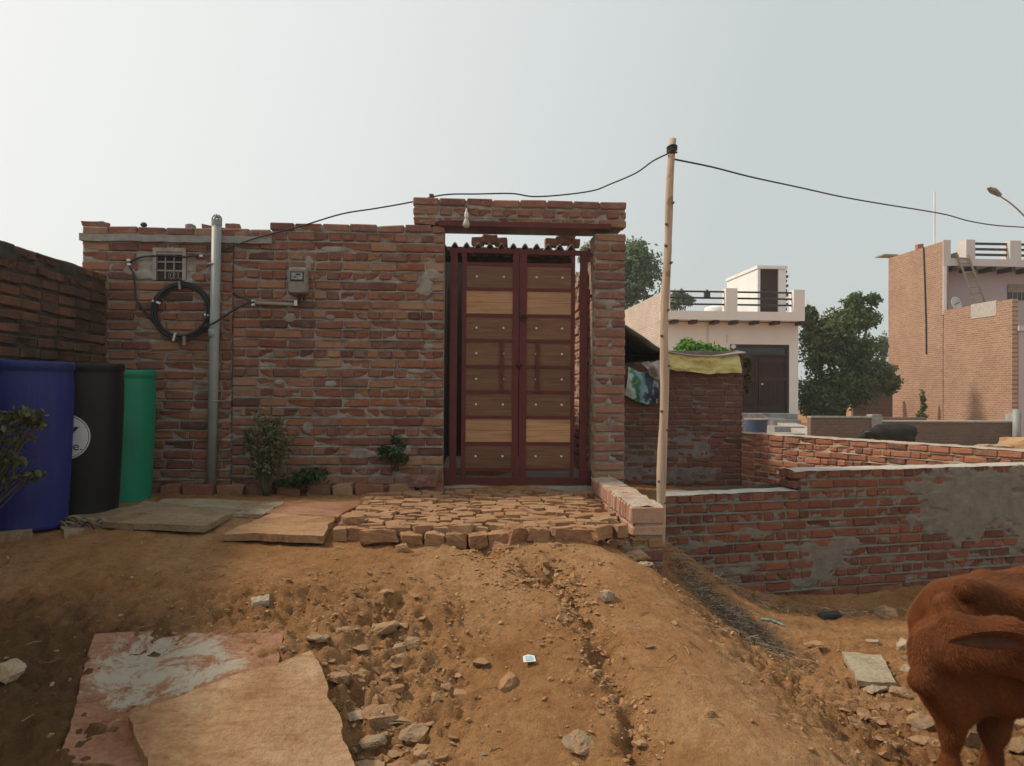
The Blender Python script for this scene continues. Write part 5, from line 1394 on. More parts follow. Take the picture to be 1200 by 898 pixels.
# ---------------------------------------------------------------- hut with tarp
YH = 10.6
xh0, xh1 = 1.85, at(870.5, 480, YH).x
hut = thing('brick_hut', 'small brick shed right of the pole with sagging roof sheet', 'shed', (0, YH, 0))
zh_hi, zh_lo = at(800, 411, YH).z, at(750, 429, YH).z
xstep = at(776, 420, YH).x
rowsH = []; zc = .33 + CH/2; k = 0
while zc < zh_hi - CH*.6:
    x0 = xh0 if zc < zh_lo else xstep
    rowsH.append((zc, x0, xh1, 's' if k % 2 else 't', 'brick_hut')); zc += CH; k += 1
brick_rows(hut, rowsH, limit=300, jy=.008)
mortar_front(hut, 'mortar_hut', xh1-xh0-.01, .1, zh_hi, .22, [(2.6, .75, .7, .3, -.004), (3.3, .9, .4, .2, .001), (2.9, .5, .9, .15, .001)], seed=25, step=.022, lip=.33, topf=lambda X: np.where(X < xstep, zh_lo, zh_hi), x0=xh0)
MB().box(xh1-.22, xh1-.012, .215, 2.4, .1, zh_hi-.05).build('side_wall', M['far_brick_old'], hut)
# sagging roof sheet: follows the edge seen above the wall
ep = [(680, 352), (715, 370), (732, 380.5), (755, 396), (772, 408), (790, 413.5), (830, 416), (862, 413), (874, 412)]
EP = [at(a, b, YH-.12) for a, b in ep]; E2 = catmull(EP, 6); ny = 8
V = []; 
for j in range(ny):
    for p in E2: V.append((p.x, p.y + j/(ny-1)*2.4, p.z + .015*math.sin(j*2.1+p.x*3) + .10*j/(ny-1)))
n_ = len(V); V = V + [(a, b, c-.02) for a, b, c in V]; nE = len(E2)
Fq = grid_faces(nE, ny); e1 = np.arange(nE-1)
fast_mesh('roof_sheet', V, np.r_[Fq, Fq[:, ::-1]+n_, np.stack([e1, e1+n_, e1+1+n_, e1+1], 1)], M['asbestos'], hut, True).location.y = -YH
bw_ = MB(); m_ = len(E2); bw_.add([(p.x, 12.78, .1) for p in E2]+[(p.x, 12.78, p.z+.085) for p in E2]+[(p.x, 12.9, .1) for p in E2]+[(p.x, 12.9, p.z+.085) for p in E2], [(i, i+1, m_+i+1, m_+i) for i in range(m_-1)]+[(2*m_+i+1, 2*m_+i, 3*m_+i, 3*m_+i+1) for i in range(m_-1)])
bo_ = bw_.build('back_wall', M['shed_dark'], hut); bo_.location.y = -YH  # near-black colour stands in for shade inside the hut
MB().box(E2[0].x, E2[0].x+.1, -.1, 2.17, .1, E2[0].z-.02).build('side_wall', M['shed_dark'], hut)
def cloth(name, label, cat, outline, mk, Y, nu=28, nv=14, fold=.03, seed=0, bulge=.05, thick=.004):
    """outline: four picture corners tl,tr,br,bl hung at depth Y"""
    c = [at(a, b, Y) for a, b in outline]; V = []
    for j in range(nv):
        for i in range(nu):
            u, v = i/(nu-1), j/(nv-1)
            p = (c[0]*(1-u)+c[1]*u)*(1-v)+(c[3]*(1-u)+c[2]*u)*v
            sag = -.035*math.sin(math.pi*u)*(1 if v > .5 else .6)
            y = p.y - bulge*math.sin(math.pi*v)*.5 - fold*float(fbm(np.array([u*5+seed]), np.array([v*2.2+u]), s=seed, o=3)[0])
            V.append((p.x, y, p.z + sag + .012*float(vnoise(np.array([u*9]), np.array([v*3]), s=seed+2)[0])))
    m = len(V); V += [(x, y+thick, z) for x, y, z in V]; Fq = grid_faces(nu, nv)[:, ::-1]
    return tag(fast_mesh(name, V, np.r_[Fq, Fq[:, ::-1]+m], M[mk], None, True), label, cat)
cloth('yellow_tarp', 'faded yellow plastic sheet hanging over the shed front wall', 'tarp', [(782, 415), (866, 414), (869, 437), (783, 433)], 'tarp_yellow', YH-.10, 44, 16, .035, 3, .03)
cloth('printed_banner', 'torn green, blue and white printed banner hung on the shed wall behind the pole', 'banner', [(737, 430), (771, 441), (770, 474), (732, 464)], 'banner', YH-.10, 24, 20, .03, 5, .08)
cloth('grey_cloth', 'grey cloth draped over the shed wall top above the printed banner', 'cloth', [(752, 424), (783, 420), (784, 446), (762, 441)], 'cloth_grey', YH-.16, 20, 14, .05, 8, .10)
lump('loose_brick', 'greyish brick on the shed wall top left of the pole', 'brick', at(747, 428, YH+.05), (.15, .11, .07), 'brick_hut', 91, 0)
plant('roof_vine', 'bright green vine heaped on the shed roof', 'vine', at(820, 414, YH+.5), [LB_(808, 407, YH+.4, 15, 9, 1, .3), LB_(825, 410, YH+.4, 18, 8, 1, .3), LB_(842, 413, YH+.3, 12, 5, .5, .25), LB_(803, 402, YH+.5, 6, 5, .3)], 1500, .05, 'leaf_vine', 41, 16, 'vines on the brick shed')
plant('hanging_vine', 'dark vine hanging down the right corner of the brick shed', 'vine', at(876, 418, YH+.1), [LB_(876, 425, YH+.1, 4, 8, 1), LB_(877, 440, YH+.1, 4, 10, 1), LB_(875, 456, YH+.1, 3, 8, .6)], 260, .04, 'leaf_dark', 42, 10, 'vines on the brick shed')

# ---------------------------------------------------------------- long orange wall, red plot wall
A0 = Vector((at(868, 507, YH-.0).x, YH-.02)); A1 = Vector((at(1200, 528, 7.4).x, 7.4)); dA = (A1-A0).normalized(); A2 = A0 + dA*5.2
ow = thing('plot_wall', 'low orange brick wall running back from the right edge to the brick shed', 'wall', (A0.x, A0.y, 0), math.atan2(dA.y, dA.x))
zt_ = 1.10; rowsO = []; zc = zt_-CH/2; k = 0
LO = (A1-A0).length+.45
while zc > .2:
    rowsO.append((zc, 0, LO, 's' if k % 2 == 0 else 'm', 'brick_orange')); zc -= CH; k += 1
brick_rows(ow, rowsO, limit=300, jy=.006)
mortar_front(ow, 'mortar_pale', LO, .0, zt_-.004, .22, seed=31, step=.022, lip=zt_)
cpm = MB(); nX = 60; xs = np.linspace(0, LO, nX); v = []; f = []
def cap_strip(root, xs, y0, y1, zf, mk, h=.016, seed=0):
    nx_, ny_ = len(xs), 6; X, Y = np.meshgrid(xs, np.linspace(y0, y1, ny_))
    Z = zf(X) + h + .006*fbm(X*8, Y*20, s=seed, o=3); Z[0] -= h*1.2; Z[-1] -= h*1.2
    return fast_mesh('mortar_cap', np.stack([X, Y, Z], -1).reshape(-1, 3), grid_faces(nx_, ny_), M[mk], root, True)
cap_strip(ow, np.linspace(0, LO, 90), -.002, .22, lambda X: zt_+0*X, 'mortar_pale', .012, 33)

B0 = at(779, 640, 6.06); angB = R(12.0)
rw = thing('plot_wall', 'dark red brick plot wall with grey cement patches behind the cow', 'wall', (B0.x, 6.06, 0), angB)
LR = 4.6
xst = None
for t in np.linspace(0, 2, 400):
    X = B0.x + t*math.cos(angB); Y = 6.06 + t*math.sin(angB)
    if (CR.inverted() @ (Vector((X, Y, .9))-CAMP)).x / -(CR.inverted() @ (Vector((X, Y, .9))-CAMP)).z * F + 600 > 931: xst = t; break
zlow, zhi = .845, .845 + 2*CH
rowsR = []; zc = zhi - CH/2; k = 0
while zc > -.3:
    rowsR.append((zc, xst if k < 2 else 0.0, LR, 'm' if k % 2 == 0 else 's', 'brick_red')); zc -= CH; k += 1
def wl_px(px, py):   # picture point on the red wall face, in the wall's own x,z
    d = ray(px, py); n = Vector((-math.sin(angB), math.cos(angB), 0)); o = Vector((B0.x, 6.06, 0))
    t = (o-CAMP).dot(n)/d.dot(n); p = CAMP+d*t; return (p.x-B0.x)*math.cos(angB)+(p.y-6.06)*math.sin(angB), p.z
pR = [(*wl_px(1132, 588), .62, .38, .012), (*wl_px(1235, 590), .95, .42, .012), (*wl_px(1080, 570), .22, .07, .003), (*wl_px(962, 658), .26, .20, .004), (*wl_px(990, 638), .20, .10, .004), (*wl_px(945, 680), .15, .06, .002),
      (*wl_px(880, 625), .22, .05, .001), (*wl_px(820, 640), .25, .05, .001), (*wl_px(860, 668), .3, .06, .002), (*wl_px(1090, 600), .2, .05, .001)]
def skipR(x, z, ln):
    return any(((x-c[0])/(c[2]*.8))**2 + ((z-c[1])/(c[3]*.8))**2 < .95 for c in pR[:2])
brick_rows(rw, rowsR, skipR, limit=300, jy=.006)
mortar_front(rw, 'mortar_grey', LR, -.4, zhi, .22, pR, seed=35, lip=zhi, topf=lambda X: np.where(X < xst+.05, zlow, zhi)-.01, base=-.010, amp=.0065)
cap_strip(rw, np.linspace(0, xst+.04, 40), -.004, .225, lambda X: zlow-.006+0*X, 'cement_lit', .009, 37)
for k_ in range(2): lay_brick(rw, 's' if k_ == 0 else 'h', 'brick_red', xst+.055, .17, zhi-CH*(k_+.5), .5 if k_ == 0 else 1.0, rz=R(90))
cap_strip(rw, np.linspace(xst+.004, LR, 70), -.004, .225, lambda X: zhi-.008+0*X, 'cement_lit', .010, 38)

# ---------------------------------------------------------------- far ground walls, tub
YFW = 22.0
fw = thing('far_wall', 'weathered low boundary wall behind the black buffalo', 'wall', (0, YFW, 0))
f0, f1, f2, f3 = (at(px, 500, YFW).x for px in (950, 1021, 1033, 1186))
zf1 = at(980, 488, YFW).z; zf2 = at(1100, 493, YFW).z
MB().box(f0, f1, 0, .23, -.3, zf1-.05).build('wall_panel', M['far_brick_old'], fw); MB().box(f2, f3-.0, 0, .23, -.3, zf2-.05).build('wall_panel', M['far_brick_old'], fw)
MB().box(f0, f1, -.03, .26, zf1-.05, zf1).build('coping', M['cement'], fw); MB().box(f2, f3, -.03, .26, zf2-.05, zf2).build('coping', M['cement_lit'], fw)
MB().box(f1, f2, -.04, .27, -.3, zf1+.06).build('pier', M['cement'], fw); MB().box(f3, f3+.25, -.06, .3, -.3, at(1180, 484, YFW).z).build('pier', M['cement'], fw)
MB().box(f2+.2, f2+1.6, .28, .5, -.3, zf2+.08).build('wall_panel', M['far_brick_old'], fw)
gp = MB(); p = at(1191, 500, 21.6); gp.tube([(p.x, 21.6, -.1), (p.x, 21.6, at(1191, 480, 21.6).z)], .10, 12); tag(gp.build('gate_post', M['pvc'], None, True), 'grey round post at the far right beyond the low wall', 'post')
bw2 = MB(); p0, p1 = at(1000, 470, 34).x, at(1046, 470, 34).x; bw2.box(p0, p1, 34, 34.2, -.1, at(1020, 455, 34).z); tag(bw2.build('back_wall', M['far_brick_old']), 'dark brick wall glimpsed under the big tree beside the brick house', 'wall')
p = at(1165, 522, 20.0); lump('rubble_pile', 'whitish rubble pile in front of the far wall at right', 'rubble', (p.x, 20, .12), (1.1, .5, .28), 'stone_pale', 66, 0, 4, .05)
lump('sand_heap', 'sand heap at the right edge beyond the orange wall', 'sand heap', (at(1197, 520, 20.5).x+.3, 20.5, .2), (1.6, 1.2, .5), 'clod', 67, 0, 4, .03)
tbq = thing('blue_tub', 'blue plastic tub standing beyond the orange wall near the house steps', 'tub', (at(886, 498, 23).x, 23, 0.0))
MB().lathe([(.001, .0), (.26, .0), (.31, .3), (.345, .72), (.36, .80), (.36, .835), (.335, .835), (.32, .72), (.25, .5), (.001, .5)], n=28).build('tub_body', M['blue_tub'], tbq, True)
MB().tube([(.35*math.cos(t), .35*math.sin(t), .83) for t in np.linspace(0, 2*math.pi, 30)], .022, 6, False).build('rim', M['bamboo'], tbq, True)

# ---------------------------------------------------------------- white house
YB = 27.0
wh = thing('white_house', 'pale pink and white house with roof railing, stair room and wide dark brown gate', 'house', (0, 0, 0))
def hx(px, Y=YB): return at(px, 420, Y).x
def hz_(py, Y=YB, px=860): return at(px, py, Y).z
X0, X1 = hx(778), hx(935.5)
zg = hz_(484); dx0, dx1, dzt = hx(855.5), hx(925), hz_(403.5)
zs0, zs1 = hz_(376, YB-.6), hz_(365, YB-.6)
q = MB(); q.box(X0, dx0, YB, YB+.25, -.2, zs0); q.box(dx1, X1, YB, YB+.25, -.2, zs0); q.box(dx0, dx1, YB, YB+.25, dzt, zs0); q.box(dx0, dx1, YB, YB+.25, -.2, zg); q.build('front_wall', M['pink_plaster'], wh)
MB().box(X0-.02, X0+.24, YB+.252, YB+9, -.2, zs0+.02).build('side_wall', M['far_brick_white'], wh)
MB().box(X0-.025, X0+.2, YB-.1, YB+9, zs0+.024, hz_(341, YB-.3)).build('side_parapet', M['far_brick_white'], wh)
MB().box(X1-.24, X1, YB+.252, YB+9, -.2, zs0).build('side_wall', M['pink_plaster'], wh)
MB().box(X0+.26, X1-.26, YB+8.8, YB+9, -.2, zs0).build('back_wall', M['pink_plaster'], wh)
YS = YB-.6; bx0, bx1 = hx(777, YS), hx(943, YS)
MB().box(bx0, bx1, YS, YB-.11, zs0+.025, zs1).build('balcony_slab', M['pink_plaster'], wh)
MB().box(X0+.245, bx1, YB-.108, YB+9, zs0+.025, zs1-.004).build('roof_slab', M['concrete'], wh)
for (a, b, top) in ((771, 785, 339), (850.5, 864, 338), (930, 943, 338.5)):
    MB().box(max(bx0, hx(a, YS)), hx(b, YS)-.001, YS+.002, YS+.4, zs1, hz_(top, YS)).build('roof_column', M['pink_plaster'], wh)
for ry in (341.5, 349, 356.5):
    for (a, b) in ((785, 850.5), (864, 930)): MB().tube([(hx(a, YS), YS+.2, hz_(ry, YS)), (hx(b, YS), YS+.2, hz_(ry, YS))], .035, 8).build('railing_bar', M['dark_metal'], wh, True)
for px in (787, 809, 834, 856, 880, 904, 934):
    MB().box(hx(px)-.09, hx(px)+.09, YS+.03, YB+.0, zs0-.10, zs0+.024).build('beam_end', M['dark_brown'], wh)
MB().box(X0+.3, hx(830), YB+6.0, YB+6.2, zs1, hz_(357, YB+6.0)).build('roof_wall', M['far_brick_old'], wh)
# stair room
YM = YB+1.0; m0, m1 = at(888, 330, YM).x, at(921, 330, YM).x; zm = at(900, 311.5, YM).z
md0, md1 = at(891, 330, YM).x, at(912.5, 330, YM).x; zmd = at(900, 315, YM).z
q = MB(); q.box(m0, md0, YM, YM+3.4, zs1, zm-.12); q.box(md1, m1, YM, YM+3.4, zs1, zm-.12); q.box(md0, md1, YM, YM+3.4, zmd, zm-.12)
sr = q.build('stair_room', M['white_paint'], wh); MB().box(m0-.04, m1+.04, YM-.05, YM+3.45, zm-.118, zm).build('roof', M['white_paint'], sr)
MB().box(md0+.001, md1-.001, YM+.08, YM+.13, zs1, zmd-.002).build('door', M['dark_brown'], sr)
q = MB()
for k in range(9): q.box(m1+.001, m1+.06+.05*(k % 2), YM+.02, YM+.25, zs1+.25+k*.18, zs1+.25+k*.18+.10)
q.build('brick_toothing', M['far_brick_old'], sr)
tk = MB(); pt = at(840, 356, YB+2.5); tk.lathe([(.001, 0), (.48, 0), (.5, .05), (.5, .42), (.46, .48), (.2, .56), (.001, .57)], (pt.x, YB+2.5, zs1+.002), 24); tag(tk.build('water_tank', M['white_paint'], None, True), 'white low water tank on the white house roof behind the railing', 'water tank')
lp = at(828.5, 346, YS+.2); q = MB(); q.box(lp.x-.09, lp.x+.09, YS+.1, YS+.3, lp.z-.10, lp.z+.12); q.box(lp.x-.03, lp.x+.03, YS+.17, YS+.23, lp.z+.12, lp.z+.2); tag(q.build('floodlight', M['dark_metal']), 'small dark lamp fixed on the white house roof railing', 'lamp')
# street gate of the house
hg = MB(); hg.box(dx0, dx0+.10, YB+.02, YB+.16, zg, dzt); hg.box(dx1-.10, dx1, YB+.02, YB+.16, zg, dzt); hg.box(dx0+.1, dx1-.1, YB+.02, YB+.16, dzt-.10, dzt); ztr = hz_(415); hg.box(dx0+.1, dx1-.1, YB+.02, YB+.16, ztr-.05, ztr+.03)
ho = hg.build('gate_frame', M['dark_brown'], wh)
MB().box(dx0+.1, dx1-.1, YB+.10, YB+.12, ztr+.03, dzt-.1).build('transom_glass', M['dark_glass'], ho)
xm = (dx0+dx1)/2-.02
for (a, b) in ((dx0+.1, xm-.012), (xm+.012, dx1-.1)):
    q = MB(); q.box(a, b, YB+.10, YB+.12, zg+.03, ztr-.052); n_ = 14
    for k in range(n_):
        xx = a + (b-a)*(k+.5)/n_; q.box(xx-.022, xx+.022, YB+.075, YB+.099, zg+.25, ztr-.35)
    for zz in (zg+.05, zg+1.2, ztr-.3): q.box(a, b, YB+.07, YB+.0985, zz, zz+.12)
    q.build('gate_leaf', M['dark_brown'], ho)
q = MB(); q.lathe([(.001, -.03), (.05, -.02), (.05, .02), (.001, .03)], (xm+.14, YB+.05, hz_(450)), 10); q.build('handle', M['knob'], ho)
q = MB(); q.lathe([(.001, -.08), (.08, -.04), (.09, .03), (.04, .09), (.001, .1)], (hx(858.5), YB-.09, hz_(407)), 12); q.build('porch_lamp', M['white_plastic'], wh, True)
q = MB(); q.tube([(hx(852), YB-.01, hz_(402)), (hx(851.5), YB-.01, hz_(392))], .02, 5); q.tube([(hx(829), YB-.015, zs0), (hx(829.5), YB-.015, hz_(418))], .035, 6); q.build('wall_conduit', M['lilac_trim'], wh)
# steps and ramp in front
stp = thing('house_steps', 'grey concrete steps and ramp below the dark brown house gate', 'steps', (0, 0, 0))
for k in range(5):
    zt2 = zg - .012 - k*.185; yf = YB-.75-k*.85
    MB().box(hx(903+k*2.5, yf), hx(935+k*4.2, yf), yf, YB-.002 if k == 0 else yf+.8495, -.1, zt2).build('step', M['cement'], stp)
a0, a1 = hx(884), hx(903); yN = YB-5.0
q = MB(); q.add([(a0, YB-.003, zg-.015), (a1, YB-.003, zg-.015), (a1+.75, yN, .05), (a0+.6, yN, .05), (a0, YB-.003, -.1), (a1, YB-.003, -.1), (a1+.75, yN, -.1), (a0+.6, yN, -.1)], [(0, 3, 2, 1), (3, 7, 6, 2), (1, 2, 6, 5), (0, 4, 7, 3)])
q.build('ramp', M['cement_lit'], stp)
MB().box(hx(870), a0-.003, YB-.75, YB-.003, -.1, zg-.02).build('landing', M['cement'], stp)

# ---------------------------------------------------------------- brick house on the right
YF2 = 32.0
YQ = YF2-.9
XW = at(1105, 300, YQ).x
bh = thing('brick_house', 'tall two storey house with bare brick side and lilac front at right', 'house', (0, 0, 0))
zTop = at(1105, 283, YQ).z; Yback = atx(1041, 380, XW).y
MB().box(XW, XW+.25, YQ, Yback, -.2, zTop).build('side_wall', M['far_brick_side'], bh)
MB().box(XW+.25, XW+9, Yback-.25, Yback, -.2, zTop-.6).build('back_wall', M['far_brick_front'], bh)
ysl = at(1150, 312, YF2).z; zsl0, zsl1 = at(1150, 312, YF2-.9).z, at(1150, 303.5, YF2-.9).z
MB().box(XW+.26, XW+9, YF2, YF2+.25, -.2, zsl0-.002).build('front_wall', M['lilac'], bh)
MB().box(XW+.252, XW+9, YQ, Yback-.3, zsl0, zsl1).build('balcony_slab', M['lilac_trim'], bh)
def bxx(px): return at(px, 300, YQ).x
MB().box(XW-.008, bxx(1113.5), YQ-.04, YQ-.003, zsl0-.02, at(1108, 281.5, YQ).z).build('pilaster', M['lilac_trim'], bh)
MB().box(XW-.006, XW+.15, YQ-.03, YQ-.003, at(1105, 366, YQ).z-.1, zsl0-.022).build('pilaster', M['white_paint'], bh)
for (a, b) in ((1132.5, 1143), (1184, 1197), (1238, 1250)): MB().box(bxx(a), bxx(b), YQ+.005, YQ+.6, zsl1, at(1140, 281, YQ).z).build('roof_column', M['lilac_trim'], bh)
for ry in (284.5, 291, 297.5):
    for (a, b) in ((1143, 1184), (1197, 1238)): MB().box(bxx(a), bxx(b), YQ+.2, YQ+.28, at(1150, ry, YQ).z-.05, at(1150, ry, YQ).z+.05).build('railing_bar', M['dark_metal'], bh)
MB().box(bxx(1147), bxx(1163), YQ+1.2, YQ+2.0, zsl1, at(1150, 295, YQ+1.2).z).build('roof_box', M['shed_dark'], bh)
for px in (1117, 1140, 1163, 1186, 1208): MB().box(bxx(px), bxx(px)+.2, YQ+.05, YF2, zsl0-.18, zsl0-.003).build('beam_end', M['dark_brown'], bh)
w0, w1, wz0, wz1 = at(1180.5, 340, YF2).x, at(1212, 340, YF2).x, at(1190, 352, YF2).z, at(1190, 334.5, YF2).z
wo = MB().box(w0, w1, YF2-.03, YF2-.005, wz0, wz1).build('window', M['dark_glass'], bh); MB().box(w0, w1, YF2-.06, YF2-.032, (wz0+wz1)/2+.02, wz1+.05).build('shutter', M['bamboo'], wo)
q = MB()
for k in range(1, 6): q.box(w0+(w1-w0)*k/6-.02, w0+(w1-w0)*k/6+.02, YF2-.055, YF2-.031, wz0, (wz0+wz1)/2+.01)
q.build('grille', M['steel'], wo)
# yard wall in the same plane, nearer
Yn = atx(1186, 400, XW).y
zyw = at(1110, 364, YQ).z
MB().box(XW+.005, XW+.24, Yn, YQ-.04, -.2, zyw).build('yard_wall', M['far_brick_side'], bh)
cpt = MB(); cpt.box(XW-.012, XW+.003, atx(1168, 350, XW).y, atx(1138, 350, XW).y, zyw-.55, zyw+.05); cpt.build('cement_patch', M['cement_lit'], bh)
MB().box(XW+.25, XW+6, Yn-.02, Yn+.2, -.2, at(1195, 388, Yn).z).build('gate_wall', M['lilac'], bh)
MB().box(XW+.2, XW+6, Yn-.10, Yn+.3, at(1195, 388, Yn).z, at(1195, 382, Yn).z).build('gate_coping', M['lilac_trim'], bh)
Yc = atx(1083, 290, XW).y
q = MB(); q.tube([(XW-.03, Yc, atx(1083, 290, XW).z), (XW-.03, Yc-.1, atx(1085, 330, XW).z), (XW-.03, Yc-.2, atx(1086, 380, XW).z), (XW-.03, Yc-.22, atx(1087, 415, XW).z)], .035, 5); q.build('wall_cable', M['dark_metal'], bh)
# things on it
ld = thing('ladder', 'bamboo ladder leaning on the brick house balcony', 'ladder', (0, 0, 0))
Yl = YQ-.35
l0, l1, r0_, r1_ = at(1144.5, 362, Yl), at(1121.5, 298, Yl+.3), at(1156, 358, Yl), at(1134, 299, Yl+.3)
MB().tube([l0, l1], .05, 6).build('rail', M['bamboo'], ld); MB().tube([r0_, r1_], .05, 6).build('rail', M['bamboo'], ld)
for t in (.08, .26, .38, .50, .66, .83, .93): MB().tube([l0.lerp(l1, t), r0_.lerp(r1_, t)], .035, 5).build('rung', M['bamboo'], ld)
ds = thing('satellite_dish', 'pale satellite dish on the brick house yard wall', 'satellite dish', (0, 0, 0))
p = at(1119, 357, YQ-.5); Md = Matrix.Translation(p) @ Matrix.Rotation(R(78), 4, 'X') @ Matrix.Rotation(R(20), 4, 'Y')
MB().lathe([(.001, 0), (.15, .012), (.27, .045), (.32, .075), (.32, .09), (.26, .06), (.14, .025), (.001, .015)], n=24, M=Md).build('dish', M['dish'], ds, True)
MB().tube([p, p+Vector((-.05, -.35, .05))], .02, 5).build('feed_arm', M['dark_metal'], ds); MB().tube([p, p+Vector((.1, .2, -.6))], .035, 6).build('mount', M['steel'], ds)
am = MB(); p = at(1095, 283, 33.5); am.tube([(p.x, 33.5, p.z-.2), (p.x, 33.5, at(1095, 225, 33.5).z)], .05, 6); tag(am.build('antenna_mast', M['white_paint']), 'thin white mast rising above the brick house roof', 'mast')
p = at(1033, 299, 36.2); q = MB(); q.box(p.x, p.x+.75, 36.0, 36.8, p.z-.04, p.z+.02, None); tag(q.build('roof_sheet', M['asbestos']), 'grey sheet sticking out at the brick house back roof corner', 'roof sheet')
lump('loose_brick', 'lone brick on the sloping top of the brick house side wall', 'brick', (XW+.12, atx(1074, 290, XW).y, zTop+.1), (.3, .3, .3), 'brick_orange', 93)
# street lamp
sl = thing('street_lamp', 'curved arm street lamp reaching in from the right edge', 'street lamp', (0, 0, 0))
Ysl = 24.0; pb = at(1232, 300, Ysl)
MB().tube([(pb.x, Ysl, 0), (pb.x, Ysl, pb.z-.5), (pb.x, Ysl, pb.z)], [.08, .06, .055], 8).build('lamp_post', M['steel'], sl, True)
MB().tube(catmull([pb, at(1215, 271, Ysl), at(1200, 253, Ysl), at(1185, 239, Ysl), at(1171, 229.5, Ysl)], 5), .028, 6).build('lamp_arm', M['steel'], sl, True)
h0, h1 = at(1172, 230, Ysl), at(1158, 220.5, Ysl); d = (h1-h0).normalized(); s_ = Vector((0, 1, 0)); u_ = d.cross(s_)
q = MB(); q.add([h0+s_*.06+u_*.02, h0-s_*.06+u_*.02, h0-s_*.06-u_*.06, h0+s_*.06-u_*.06, h0.lerp(h1, .6)+s_*.14+u_*.03, h0.lerp(h1, .6)-s_*.14+u_*.03, h0.lerp(h1, .6)-s_*.14-u_*.07, h0.lerp(h1, .6)+s_*.14-u_*.07, h1+s_*.08, h1-s_*.08, h1-s_*.08-u_*.03, h1+s_*.08-u_*.03],
      [(0, 1, 2, 3), (0, 4, 5, 1), (1, 5, 6, 2), (2, 6, 7, 3), (3, 7, 4, 0), (4, 8, 9, 5), (5, 9, 10, 6), (6, 10, 11, 7), (7, 11, 8, 4), (8, 11, 10, 9)])
q.build('lamp_head', M['meter'], sl)
plant('wall_creeper', 'small green creeper at the foot of the brick house side wall', 'creeper', at(1082, 490, 31.5), [LB_(1082, 478, 31.5, 4, 12, 1), LB_(1081, 465, 31.5, 3, 8, .5), LB_(1080, 487, 31.5, 7, 6, .8)], 420, .09, 'leaf_tree', 44, 8)

# ---------------------------------------------------------------- animals: one continuous skin grown from a field
def surface_nets(fn, lo, hi, h):
    n = [int(math.ceil((b-a)/h))+1 for a, b in zip(lo, hi)]
    ax = [lo[i]+np.arange(n[i])*h for i in range(3)]
    X, Y, Z = np.meshgrid(*ax, indexing='ij'); D = fn(X, Y, Z); S = D < 0
    c = np.zeros([k-1 for k in n], int); acc = np.zeros([k-1 for k in n]+[3]); cnt = np.zeros([k-1 for k in n])
    base = np.stack([X, Y, Z], -1)
    cr = [(i, j, k) for i in (0, 1) for j in (0, 1) for k in (0, 1)]
    def sl(o): return tuple(slice(o[i], n[i]-1+o[i]) for i in range(3))
    for a in range(8):
        for b in range(a+1, 8):
            A, B = cr[a], cr[b]
            if sum(abs(A[i]-B[i]) for i in range(3)) != 1: continue
            da, db = D[sl(A)], D[sl(B)]; m = (da < 0) != (db < 0)
            t = np.where(m, da/np.where(m, da-db, 1), 0)[..., None]
            acc += np.where(m[..., None], base[sl(A)]*(1-t)+base[sl(B)]*t, 0); cnt += m
    act = cnt > 0; idx = -np.ones(act.shape, int); idx[act] = np.arange(act.sum())
    V = acc[act]/cnt[act][:, None]; Q = []
    for ax_ in range(3):
        o = [0, 0, 0]; o[ax_] = 1
        s0 = S[tuple(slice(0, n[i]-o[i]) for i in range(3))]; s1 = S[tuple(slice(o[i], n[i]) for i in range(3))]
        e = np.argwhere(s0 != s1); fl_ = s0[s0 != s1]
        b, c2 = [(1, 2), (2, 0), (0, 1)][ax_]
        ok = np.ones(len(e), bool)
        for i in (b, c2): ok &= (e[:, i] > 0) & (e[:, i] < n[i]-1)
        e, fl_ = e[ok], fl_[ok]
        def g(db, dc):
            q = e.copy(); q[:, b] -= db; q[:, c2] -= dc; return idx[q[:, 0], q[:, 1], q[:, 2]]
        q = np.stack([g(1, 1), g(0, 1), g(0, 0), g(1, 0)], 1); q[~fl_] = q[~fl_][:, ::-1]; Q.append(q)
    return V, np.concatenate(Q)
def caps_field(caps, k):
    def fn(X, Y, Z):
        D = None
        for (a, b, ra, rb, *sq) in caps:
            a = np.array(a); b = np.array(b); d = b-a; L = max((d**2).sum(), 1e-9)
            t = np.clip(((X-a[0])*d[0]+(Y-a[1])*d[1]+(Z-a[2])*d[2])/L, 0, 1)
            dx, dy, dz = X-(a[0]+t*d[0]), Y-(a[1]+t*d[1]), Z-(a[2]+t*d[2])
            kz = sq[0] if sq else 1.0
            q = np.sqrt(dx**2+dy**2+(dz/kz)**2)-(ra+(rb-ra)*t)
            if D is None: D = q
            else:
                kk = sq[1] if len(sq) > 1 else k
                h = np.clip(.5+.5*(D-q)/kk, 0, 1); D = D*(1-h)+q*h-kk*h*(1-h)
        return D
    return fn
def cowpt(px, py, Y): p = at(px, py, Y); return (p.x, p.y, p.z)
cow = thing('cow', 'red-brown cow at the right edge with its head turned back out of the frame', 'cow', (.012, 0, -.06))
gc = gz(2.05, 3.1)
def leg(px, Y, ztop, dx=0.0, up=.085, low=.042):
    x = at(px, 840, Y).x; g_ = gz(x, Y)
    k = g_ + .28
    return [((x+dx, Y, ztop), (x, Y-.01, k+.06), up, low+.012), ((x, Y-.01, k+.06), (x, Y-.012, k), low+.014, low+.012), ((x, Y-.012, k), (x, Y, g_+.145), low, low-.006), ((x, Y, g_+.145), (x-.015, Y-.02, g_+.09), low-.002, low+.012)]
